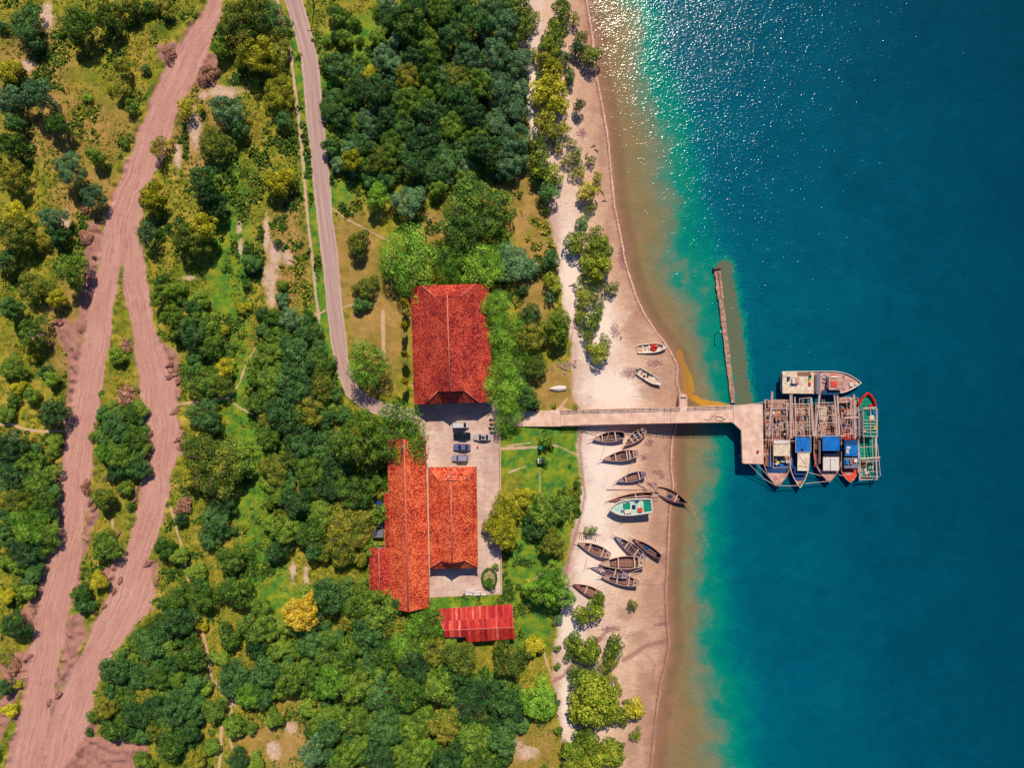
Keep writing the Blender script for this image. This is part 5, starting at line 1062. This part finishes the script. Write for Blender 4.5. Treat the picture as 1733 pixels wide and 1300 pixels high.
# overturned dinghy
x, y = P(942.5, 658); dg = thing('dinghy', 'small white dinghy lying upside down on the dry grass', 'dinghy', (x, y, .02), R(183)); hh_ = Hull(4.9, 1.7, .62, .75, 2.2, .2, .5, .4); o = hh_.mesh(dg, WHITE, GREY, .2, .06); o.rotation_euler = (math.pi, 0, 0); o.location = (0, 0, .72); MB().box(-.2, 0, .7, 3.6, .12, .12).build('keel', CREAM, dg)

# big green and white fishing boat, propped on the sand
x, y = P(1066, 860, -.5); z = gz(x, y) + .6; gb, L = boat_root('fishing_boat', 'green decked white fishing boat propped high on the sand', 'boat', (1031, 861), (1103, 857), z, None, z + 2.3); gb.rotation_euler[2] += R(2)
h = Hull(L, 4.3, 2.5, .84, 2.9, .1, .4, .7, mid=.5); h.mesh(gb, WHITE, MINT, .5, .14, rim=WHITE, rimw=.42); h.deck(.02, .97, .32, .2).build('deck', MINT, gb)
h.deck(.02, .2, .28, .35).build('stern_floor', GREENP, gb)
D_ = 2.05
def kit(r, items):
    for nm, m_, x_, y_, z_, sx, sy, sz in items:
        m = MB()
        if nm in ('fuel_drum', 'water_barrel'): m.tube((x_, y_, z_), (x_, y_, z_ + sz), sx / 2, sx / 2, 14)
        elif nm in ('buoy', 'net_heap'): m.blob(x_, y_, z_ + sz * .4, sx / 2, sy / 2, sz / 2, int(abs(x_) * 10), 10, 6, .2)
        else: m.box(x_, y_, z_ + sz / 2, sx, sy, sz)
        m.build(nm, m_, r, bevel=.03 if nm not in ('fuel_drum', 'water_barrel', 'buoy', 'net_heap') else 0)
kit(gb, [('hatch_cover', GREENP, 1.0, -.4, D_, 1.9, 1.7, .3), ('engine_box', CREAM, 1.2, 1.2, D_, 1.1, .7, .7), ('hatch', NAVY, -.9, .1, D_ + .02, 1.0, 1.2, .12), ('bench', WHITE, -2.3, .2, D_, .6, 3.0, .35), ('fish_bin', ORANGE, -2.5, .9, D_ + .3, 1.2, 1.2, .45), ('fish_bin', BLUEP, -1.9, -1.5, D_, 1.1, .6, .5), ('fish_bin', GREY, .5, -1.5, D_, .8, .6, .5), ('hatch', DARK, 3.4, 0, D_ + .1, .45, .45, .1), ('winch', GREY, 2.2, .7, D_, .9, .6, .6), ('cargo_sack', CREAM, .2, 1.3, D_, .8, .7, .5)])
m = MB(); m.tube((1.8, 1.2, D_), (1.8, 1.2, D_ + 2.6), .07).tube((1.8, -1.2, D_), (1.8, -1.2, D_ + 1.2), .06).tube((1.8, 1.2, D_ + 2.4), (0, 1.0, D_ + 1), .05); m.build('mast', WHITE, gb)
for s in (-1, 1):
    for xx in (-3, 0, 2.6): MB().tube((xx, s * 2.6, -.6), (xx, s * 1.75, 1.4), .1).build('prop', WOODD, gb)

# boats moored at the pier head
def moored(label, bow, stern, beam, D=2.6, draft=1.1, outer=WOODW, inner=WOODD, deckm=WOODB, rim=WOODW, transom=.7, full=2.0, dz=.45, t0=.02, t1=.97, name='moored_boat', floor=.55, sheer=.3, mid=.6):
    z = WZ - draft; r, L = boat_root(name, label, 'boat', bow, stern, z, 'boats moored side by side at the pier head', z + D); h = Hull(L, beam, D, transom, full, sheer, .5, 1.0, mid=mid)
    h.mesh(r, outer, inner, floor, .13, rim=rim, rimw=.24); h.deck(t0, t1, dz, .16).build('deck', deckm, r); return r, h, L, D - dz
def lx(r, px, py, z):        # photo point at height z -> local coordinates of the boat r
    X, Y = P(px, py, z); a = -r.rotation_euler[2]; dx, dy = X - r.location[0], Y - r.location[1]
    return (dx * math.cos(a) - dy * math.sin(a), dx * math.sin(a) + dy * math.cos(a), z - r.location[2])
def roofed(r, name, m_, x0, y0, x1, y1, z, th=.12, wallm=None, zd=None, over=.1, crown_=0.0, posts=False):
    c = [lx(r, *q, z) for q in ((x0, y0), (x1, y0), (x1, y1), (x0, y1))]; xs = [p[0] for p in c]; ys = [p[1] for p in c]; a, b, c_, d = min(xs), max(xs), min(ys), max(ys); zz = c[0][2]
    m = MB()
    if crown_:
        n = 8
        for i in range(n):
            v0, v1 = c_ + (d - c_) * i / n, c_ + (d - c_) * (i + 1) / n; h0, h1 = crown_ * math.sin(math.pi * i / n), crown_ * math.sin(math.pi * (i + 1) / n)
            m.quad((a, v0, zz + h0), (b, v0, zz + h0), (b, v1, zz + h1), (a, v1, zz + h1)); m.quad((a, v1, zz + h1 - th), (b, v1, zz + h1 - th), (b, v0, zz + h0 - th), (a, v0, zz + h0 - th))
        m.quad((a, c_, zz), (b, c_, zz), (b, c_, zz - th), (a, c_, zz - th)); m.quad((a, d, zz), (a, d, zz - th), (b, d, zz - th), (b, d, zz))
    else: m.box((a + b) / 2, (c_ + d) / 2, zz - th / 2, b - a, d - c_, th)
    o = m.build(name, m_, r)
    if wallm is not None:
        w = MB().box((a + b) / 2, (c_ + d) / 2, (zz - th + zd) / 2, (b - a) * .88, (d - c_) * .84, zz - th - zd).build('cabin_wall', wallm, r)
        for s in (-1, 1):
            for k in (-.25, .2): MB().box((a + b) / 2 + (b - a) * k, (c_ + d) / 2 + s * (d - c_) * .425, zz - th - .7, .6, .06, .5).build('cabin_window', GLASS, w)
    if posts:
        for xx in (a + .1, b - .1):
            for yy in (c_ + .1, d - .1): MB().tube((xx, yy, zd), (xx, yy, zz), .06).build('post', WOODL, r)
    return (a, b, c_, d, zz)
def poles(r, segs, rad=.09, name='boom', m_=None):
    for s in segs:
        (ax_, ay_, az_), (bx_, by_, bz_) = s[:2]; MB().tube(lx(r, ax_, ay_, az_), lx(r, bx_, by_, bz_), s[2] if len(s) > 2 else rad, n=7).build(name, m_ or WOODL, r)
def lattice(r, segs, rad=.07, name='rigging_frame'):
    m = MB()
    for (ax_, ay_, az_), (bx_, by_, bz_) in segs: m.tube(lx(r, ax_, ay_, az_), lx(r, bx_, by_, bz_), rad, n=6)
    m.build(name, WOODL, r)
def clutter(r, h, zd, x0, x1, n, seed, mats, hw=.7):
    rg = random.Random(seed)
    for i in range(n):
        xx = rg.uniform(x0, x1); t = (xx + h.L / 2) / h.L; w = h.w(t) * hw; yy = rg.uniform(-w, w); m_ = rg.choice(mats); k = rg.random(); s = rg.uniform(.35, .95)
        if k < .3: kit(r, [('fuel_drum', m_, xx, yy, zd, .6, .6, .85)])
        elif k < .55: kit(r, [('net_heap', m_, xx, yy, zd, s * 1.5, s * 1.2, s * .7)])
        else: kit(r, [('fish_crate', m_, xx, yy, zd, s, s * rg.uniform(.6, 1.2), rg.uniform(.25, .6))])
CM = [WHITE, CREAM, BLUEP, REDP, ORANGE, GREENP, GREY, YELL, WOODD, DARK, PINKD]
CM2 = [WHITE, CREAM, WHITE, MINT, GREY, GREY, BLUEP, REDP, ORANGE, YELL, DARK, PINKD, PINKD, WOODB, WOODW, WOODW, WOODW, WOODD, WOODL, mat('light_blue_plastic', (140, 190, 220), .5, .2, 2), mat('lilac_plastic', (160, 140, 190), .5, .2, 2), NAVY, mat('tangled_net', (120, 96, 110), .9, .4, 6, (70, 60, 80)), WOODB]
# 1: cream roofed, beside the pier
b1, h, L, zd = moored('moored boat nearest the pier with a cream roof', (1315, 823), (1316, 678), 8.0, inner=WOODD, deckm=DECKP, transom=.9, full=3.0)
h.deck(.7, .88, .4, .35).build('fore_deck', BLUEP, b1)
roofed(b1, 'cabin_roof', CREAM, 1309, 751, 1337, 772, .9, .14, WHITE, zd); roofed(b1, 'awning', WHITE, 1309.5, 745, 1337, 751.3, 1.15, .08, None, zd, posts=True)
h.deck(.42, .62, .3, .3).build('side_deck', WOODB, b1)
lattice(b1, [((1309, 792, .6), (1338, 791, .6)), ((1309, 773, .6), (1309, 792, .6)), ((1338, 773, .6), (1338, 792, .6)), ((1304, 745, .3), (1304, 790, .3)), ((1310, 792, .6), (1310, 792, -1)), ((1338, 791, .6), (1338, 791, -1))])
kit(b1, [('water_barrel', CREAM, *lx(b1, 1331, 781, -1.5)[:2], zd + .2, 1.0, 1.0, 1.0), ('water_barrel', CREAM, *lx(b1, 1312, 777, -1.5)[:2], zd + .2, .9, .9, 1.0), ('fish_crate', YELL, *lx(b1, 1316, 783, -1.5)[:2], zd + .2, .8, .8, .6), ('fish_crate', BLUET, *lx(b1, 1321, 788, -1.5)[:2], zd + .2, .7, 1.0, .6), ('fish_crate', MINT, *lx(b1, 1324, 780, -1.5)[:2], zd + .2, .8, 1.1, .6), ('fuel_drum', WHITE, *lx(b1, 1313, 785, -1.5)[:2], zd + .2, .7, .7, .8), ('spare_tyre', DARK, *lx(b1, 1312, 810, -1.5)[:2], zd + .05, .9, .9, .3), ('side_locker', BLUEP, *lx(b1, 1302, 782, -1.5)[:2], zd, 3.4, 1.3, .7), ('side_board', WOODB, *lx(b1, 1297, 781, -1.5)[:2], zd, 2.6, .9, .8), ('side_locker', GREY, *lx(b1, 1304.5, 766, -1.5)[:2], zd, 3.6, .6, 1.0)])
clutter(b1, h, zd, -11.2, -1.5, 44, 41, CM2)
h.deck(.86, .985, .12, .15).build('bow_deck', PINKD, b1)
# 2: blue house with long cream roof
b2, h, L, zd = moored('slim moored boat with blue cabin and long cream roof', (1352, 825), (1354, 684), 5.6, inner=WOODD, deckm=DECKP, rim=CREAM, transom=.9, full=3.0)
h.deck(.56, .93, .4, .3).build('fore_deck', BLUEP, b2)
roofed(b2, 'cabin_roof', BLUET, 1346.5, 740, 1372, 765, .7, .12, BLUEP, zd); roofed(b2, 'cream_roof', CREAM, 1350, 766, 1369, 797, .5, .12, BLUEP, zd); roofed(b2, 'fore_cabin', BLUEP, 1344, 790, 1364, 804, -.5, .2, BLUEP, zd)
roofed(b2, 'hatch', DARK, 1356, 760, 1359.5, 764, .76, .06); lattice(b2, [((1346, 766, .8), (1373, 765, .8)), ((1346.5, 738, .8), (1346.5, 766, .8)), ((1372.5, 738, .8), (1372.5, 766, .8)), ((1352, 770, .6), (1364, 788, .6)), ((1352, 788, .6), (1366, 790, .6))], .06)
kit(b2, [('fuel_drum', BLUEP, *lx(b2, 1351, 812, -1.5)[:2], zd, .8, .8, .6), ('fuel_drum', GREY, *lx(b2, 1355, 818, -1.5)[:2], zd, .7, .7, .6)]); clutter(b2, h, zd, -11, -2, 34, 42, CM2)
# 3: wide, blue tarpaulin
b3, h, L, zd = moored('widest moored boat with a bright blue tarpaulin', (1401, 816), (1401, 682), 7.8, inner=NAVY, deckm=DECKP, outer=WOODB, rim=WOODW, transom=.9, full=2.9)
h.deck(.55, .87, .4, .5).build('fore_deck', NAVY, b3)
roofed(b3, 'tarpaulin', BLUET, 1392, 741, 1421, 763, 1.0, .08, BLUEP, zd, crown_=.35); roofed(b3, 'awning', BLUET, 1392, 737, 1421, 741, 1.3, .06, None, zd, posts=True); roofed(b3, 'white_roof', WHITE, 1393, 774, 1420, 797, .3, .12, NAVY, zd)
roofed(b3, 'cabin_front', NAVY, 1394, 764, 1420, 774, .1, .2, BLUEP, zd); lattice(b3, [((1386, 745, .1), (1386, 785, .1)), ((1388, 745, .1), (1388, 785, .1)), ((1424, 765, .4), (1424, 800, .4)), ((1406, 775, .5), (1406, 797, .5)), ((1388, 745, .1), (1392, 741, .9))], .06)
kit(b3, [('side_board', ORANGE, *lx(b3, 1380, 779, -1.5)[:2], zd, 3.6, .6, .5), ('side_board', WOODB, *lx(b3, 1380.5, 752, -1.5)[:2], zd, 3.0, .9, .5)]); clutter(b3, h, zd, -10.5, -1.8, 44, 43, CM2); h.deck(.85, .985, .12, .15).build('bow_deck', PINKD, b3)
clutter(b3, h, zd, 8.0, 9.8, 5, 53, [YELL, PINKD, REDP])
# 4: red bowed
b4, h, L, zd = moored('moored boat with a round red bow and blue cabin', (1438, 817), (1438, 674), 4.9, inner=NAVY, deckm=NAVY, outer=ORANGE, rim=WOODW, transom=.97, full=3.2, sheer=.12, mid=.78)
h.deck(.03, .5, .4, .3).build('aft_deck', DECKP, b4)
roofed(b4, 'cabin_roof', BLUET, 1430, 745, 1452, 772, .7, .14, BLUEP, zd); roofed(b4, 'roof_mat', BLUEP, 1431, 745, 1451, 753, .8, .08); roofed(b4, 'cooler_box', CREAM, 1433, 756, 1439, 760, 1.0, .3); roofed(b4, 'cooler_box', CREAM, 1432.5, 761, 1436.5, 768, 1.0, .3)
roofed(b4, 'wheelhouse', GREY, 1429, 775, 1451.5, 793, .2, .14, WHITE, zd); kit(b4, [('roof_crate', BLUET, *lx(b4, 1433, 782, .3)[:2], 4.3, 1.2, 1.0, .5), ('roof_crate', WHITE, *lx(b4, 1447, 780, .3)[:2], 4.3, .9, .9, .5), ('roof_crate', WOODB, *lx(b4, 1440, 782, .3)[:2], 4.3, 1.3, .8, .5), ('bow_hatch', WOODW, *lx(b4, 1436, 803, -1.5)[:2], zd + .1, 1.0, 1.9, .4)])
h.deck(.86, .985, .08, .12).build('bow_deck', ORANGE, b4); clutter(b4, h, zd, -11, -1.8, 34, 44, CM2); roofed(b4, 'stern_platform', ORANGE, 1428, 735, 1449, 744, -.4, .14)
# 5: green
b5, h, L, zd = moored('green decked moored boat with red bow facing up, outermost', (1467, 665), (1468, 812), 5.3, inner=GREENP, deckm=GREENP, outer=WHITE, rim=WHITE, transom=.9, full=3.4, sheer=.2, t0=.5, mid=.74)
m = MB()
for sd in (-1, 1): m.path([(p[0], p[1] * .96, p[2] + .06) for p in [h.pt(t, 1, sd, .05) for t in np.linspace(.86, 1, 14)]], .36, 7)
m.build('red_bow_fender', REDP, b5); h.deck(.02, .3, 1.0, .5).build('stern_platform', GREENP, b5); roofed(b5, 'side_walk', GREY, 1452.5, 693, 1459, 738, -.3, .12)
roofed(b5, 'net_platform', GREENP, 1461, 694, 1483, 738, .4, .1); lattice(b5, [((1460, y_, .9), (1485, y_, .9)) for y_ in (693, 712, 717, 722, 727, 732, 739)] + [((x_, 692, .9), (x_, 740, .9)) for x_ in (1460.5, 1473, 1485)], .08)
poles(b5, [((1460, 691, 1.0), (1483, 690, 1.0), .2), ((1481, 738, .3), (1484, 812, 0), .2), ((1453, 744, .3), (1457, 814, 0), .14), ((1454, 777, .4), (1489, 775, .4), .24)], name='boom')
lattice(b5, [((1455, 757, .2), (1482, 756, .2)), ((1455, 798, .2), (1486, 799, .2)), ((1455, 808, .2), (1488, 807, .2)), ((1462, 740, .2), (1463, 776, .2)), ((1476, 740, .2), (1478, 798, .2)), ((1485, 752, .2), (1490, 806, .2)), ((1487, 779, .2), (1466, 783, .2)), ((1466, 778, .2), (1466, 798, .2))], .09)
kit(b5, [('fish_crate', BLUET, *lx(b5, 1479, 700, .5)[:2], 4.5, 1.0, .8, .6), ('fish_crate', BLUEP, *lx(b5, 1470, 699, .5)[:2], 4.5, .8, .9, .3), ('net_heap', CREAM, *lx(b5, 1475, 708, .5)[:2], 4.5, 1.6, 1.6, .8), ('fish_crate', YELL, *lx(b5, 1481, 724, .5)[:2], 4.5, 1.2, .7, .3), ('fish_crate', PINKD, *lx(b5, 1463, 729, .5)[:2], 4.5, 1.0, .7, .3), ('water_barrel', REDP, *lx(b5, 1473, 687, -1.5)[:2], zd, .9, .9, .7), ('net_heap', DARK, *lx(b5, 1463, 689, -1.5)[:2], zd, .8, .6, .5), ('net_heap', WOODB, *lx(b5, 1464, 785, -1.5)[:2], 1.7, 2.2, 1.6, .9)]); clutter(b5, h, 1.6, -11, -6, 12, 45, [WHITE, GREENP, NAVY, CREAM, PINKD])
clutter(b5, h, 1.6, -11.3, -9.8, 8, 46, [WOODB, PINKD, WHITE, DARK])
# 6: broadside boat
b6, h, L, zd = moored('broad weathered boat lying broadside above the others', (1457, 648), (1323.5, 647), 6.3, outer=WHITE, inner=PINKD, deckm=PINKD, rim=WHITE, transom=.93, full=2.6, dz=.3, sheer=.1, mid=.62)
roofed(b6, 'stern_house_roof', CREAM, 1324.5, 630, 1377, 666, .7, .14, WHITE, zd); roofed(b6, 'gangway', GREY, 1382, 632, 1388, 667, -.2, .15, WHITE, zd); roofed(b6, 'fore_house_roof', PINKD, 1403, 636, 1429, 660, .4, .12, WHITE, zd); roofed(b6, 'blue_locker', BLUEP, 1392, 661, 1420, 668, -.6, .3, BLUEP, zd)
kit(b6, [('roof_hatch', PINKD, *lx(b6, 1348, 644, .8)[:2], 4.8, 1.3, 1.8, .4), ('roof_crate', WHITE, *lx(b6, 1342, 645, .8)[:2], 4.8, .8, 1.4, .7), ('roof_crate', BLUEP, *lx(b6, 1334, 640, .8)[:2], 4.8, .7, .8, .7), ('roof_board', BLUEP, *lx(b6, 1343, 651, .8)[:2], 4.8, 1.8, .6, .2), ('roof_patch', WOODB, *lx(b6, 1361, 633, .8)[:2], 4.8, 3.6, 1.0, .14), ('fish_crate', YELL, *lx(b6, 1370, 645, .8)[:2], 4.8, .6, .8, .4), ('fish_crate', REDP, *lx(b6, 1370, 650, .8)[:2], 4.8, .6, .8, .4), ('fish_crate', GREENP, *lx(b6, 1370, 641, .8)[:2], 4.8, .6, .6, .4), ('net_heap', DARK, *lx(b6, 1371, 637, .8)[:2], 4.8, .8, .8, .4), ('anchor_winch', WHITE, *lx(b6, 1441, 651, -1.5)[:2], zd, 1.0, 1.0, .5), ('anchor_winch', WHITE, *lx(b6, 1449, 650, -1.5)[:2], zd, 1.1, .4, .4), ('roof_crate', ORANGE, *lx(b6, 1411, 650, .4)[:2], 4.6, 1.6, 1.4, .15), ('roof_crate', CREAM, *lx(b6, 1412, 638, .4)[:2], 4.6, 2.0, .5, .2)])
clutter(b6, h, zd, -1.0, 6.5, 26, 47, [PINKD, WHITE, CREAM, REDP, GREY, WOODB, WOODD]); lattice(b6, [((1400, 636, .6), (1405, 633, .6)), ((1405, 633, .6), (1427, 634, .6)), ((1427, 634, .6), (1431, 646, .6)), ((1431, 646, .6), (1428, 660, .6)), ((1418, 657, .6), (1430, 655, .6))], .12, 'rail')
# lift-net rigging: long booms and cross poles of boats 1-4
zt_ = 2.2
poles(b1, [((1307, 663, zt_), (1301, 740, .8), .28), ((1306, 680, 2.0), (1307, 748, 1.0), .1), ((1338, 668, 1.6), (1338, 742, 1.0), .32), ((1340, 667, 2.0), (1343, 738, 1.2), .14), ((1295, 682, .2), (1297, 745, 0), .12)])
lattice(b1, [((1303, 691, 1.8), (1335, 691, 1.8)), ((1320, 715, 1.6), (1338, 715, 1.6)), ((1291, 745, 1.1), (1345, 747, 1.1)), ((1320, 716, 1.7), (1312, 746, 1.1)), ((1318, 724, 1.6), (1308, 727, 1.6)), ((1300, 727, 1.2), (1330, 727, 1.2)), ((1330, 727, 1.2), (1338, 715, 1.2)), ((1293, 677, .6), (1330, 677, .6)), ((1330, 677, .6), (1331, 691, 1.8)), ((1331, 691, 1.8), (1330, 715, 1.6)), ((1330, 715, 1.6), (1330, 727, 1.2)), ((1308, 727, 1.2), (1308, 745, 1.1))], .085)
poles(b2, [((1345, 672, 1.8), (1347, 738, 1.0), .2), ((1372, 673, 1.8), (1376, 738, 1.0), .3), ((1374, 674, 2.0), (1378, 738, 1.2), .12)])
lattice(b2, [((1344, 692, 1.5), (1370, 693, 1.5)), ((1345, 704, 1.5), (1356, 704, 1.5)), ((1356, 704, 1.6), (1364, 718, 1.6)), ((1358, 715, 1.5), (1374, 715, 1.5)), ((1360, 716, 1.5), (1347, 736, 1.1)), ((1362, 716, 1.5), (1354, 738, 1.1)), ((1346, 727, 1.2), (1374, 727, 1.2)), ((1345, 738, 1.1), (1376, 738, 1.1)), ((1353, 674, 1.4), (1353, 690, 1.4)), ((1354, 675, 1.5), (1370, 673, 1.5))], .085)
poles(b3, [((1387, 668, 1.8), (1379, 738, 1.0), .3), ((1385, 690, 2.0), (1390, 738, 1.2), .12), ((1412, 669, 2.0), (1416, 738, 1.2), .22), ((1417, 670, 2.2), (1420, 738, 1.3), .3), ((1419, 700, 2.2), (1428, 738, 1.2), .13)])
lattice(b3, [((1386, 682, 1.6), (1404, 682, 1.6)), ((1401, 703, 1.6), (1419, 703, 1.6)), ((1386, 716, 1.5), (1424, 716, 1.5)), ((1401, 704, 1.6), (1380, 736, 1.2)), ((1402, 704, 1.6), (1394, 737, 1.2)), ((1378, 738, 1.3), (1431, 738, 1.3)), ((1391, 716, 1.5), (1391, 738, 1.3)), ((1398, 716, 1.5), (1396, 738, 1.3)), ((1410, 682, 1.5), (1420, 682, 1.5))], .1)
poles(b4, [((1445, 668, 1.8), (1447, 742, .9), .26), ((1428, 708, 1.4), (1452, 707, 1.4), .26), ((1418, 690, 1.6), (1426, 736, 1.0), .12)])
lattice(b4, [((1428, 672, .9), (1444, 672, .9)), ((1432, 702, 1.4), (1450, 700, 1.4)), ((1448, 680, 1), (1450, 740, 1)), ((1453, 690, .8), (1455, 742, .8)), ((1426, 735, 1.0), (1448, 735, 1.0))], .085)
roofed(b1, 'stern_platform', DECKP, 1294, 677, 1328, 690, -.7, .12); roofed(b1, 'mid_platform', WOODB, 1312, 704, 1334, 712, -.7, .12); roofed(b2, 'stern_platform', DECKP, 1346, 690, 1370, 703, -.7, .12); roofed(b3, 'stern_platform', CREAM, 1387, 689, 1399, 711, -.5, .12); roofed(b3, 'mid_platform', WOODB, 1398, 722, 1412, 736, -.7, .12); roofed(b4, 'stern_roof', PINKD, 1420, 673, 1444, 682, -.2, .12, WOODD, zd)
# extra stays and poles over the working decks
rg = random.Random(66)
for r_, x0, x1 in ((b1, 1296, 1338), (b2, 1346, 1374), (b3, 1382, 1420), (b4, 1428, 1452)):
    sg = []
    for k in range(3): yy = rg.uniform(678, 736); sg.append(((x0, yy, 1.1), (x1, yy + rg.uniform(-2, 2), 1.1)))
    for k in range(3): xx = rg.uniform(x0 + 3, x1 - 3); sg.append(((xx, 676, 1.15), (xx + rg.uniform(-4, 4), 742, 1.05)))
    sg.append(((x0 + 2, 730, 1.1), ((x0 + x1) / 2, 690, 1.2))); sg.append(((x1 - 2, 730, 1.1), ((x0 + x1) / 2, 690, 1.2)))
    lattice(r_, sg, .065, 'lift_net_frame')
# mooring ropes
def rope(label, pts, g='mooring ropes around the pier head'):
    P_ = [P3(*q) for q in pts]; c = P_[0]; o = MB().path([(p[0] - c[0], p[1] - c[1], p[2] - c[2]) for p in P_], .085, 6).build('mooring_line', LINE); o.location = c; tag(o, label, 'rope', g)
rope('mooring rope from the pier head\'s lower corner to the nearest bow, upper one', [(1281, 786, 1.4), (1297, 803, -.3), (1312, 820, -.4)]); rope('mooring rope from the pier head\'s lower corner, lower one', [(1268, 786, 1.4), (1292, 810, -.9), (1314, 823, -.4)])
rope('rope joining the two leftmost moored bows', [(1317, 822, -.4), (1335, 823, -1.2), (1351, 822, -.5)]); rope('rope from the slim boat to the widest boat\'s bow', [(1362, 819, -.8), (1380, 817, -1.4), (1400, 815, -.5)]); rope('rope between slim and widest boats, upper one', [(1368, 800, -.8), (1384, 804, -1.3), (1390, 806, -.8)])
rope('rope from the widest bow to the red bowed boat', [(1414, 797, -.4), (1420, 804, -1.2), (1427, 806, -.6)]); rope('rope from the pier head\'s upper edge to the stern beside it', [(1262, 685, 1.4), (1280, 683, .6), (1297, 680, .4)])
# driftwood on the beach
rg = random.Random(31)
for i, (a, b, l, an) in enumerate([(1000, 330, 2.6, 20), (1018, 322, 3.2, -50), (1024, 338, 1.6, 10), (1005, 245, 1.6, 20), (1010, 252, 1.4, -40), (993, 262, 2.2, 70), (968, 484, 2.0, 10), (1040, 500, 2.2, 30), (1052, 572, 1.2, 70), (1072, 1034, 2.2, -60), (904, 104, 2.4, 70), (912, 130, 1.6, 20), (984, 168, 1.5, 40), (972, 248, 2.0, 10), (1005, 460, 1.8, 80)]):
    x, y = P(a, b, -1); m = MB(); m.tube((-l / 2, 0, .1), (0, .15, .22), .14, .12).tube((0, .15, .22), (l / 2, -.05, .15), .12, .06).tube((0, .15, .22), (l * .25, .7, .4), .06, .02); o = m.build('driftwood', WOODD); o.location = (x, y, gz(x, y)); o.rotation_euler = (0, 0, R(an))
    tag(o, 'dark forked driftwood branch lying on the pale beach', 'driftwood', 'driftwood branches on the beach')
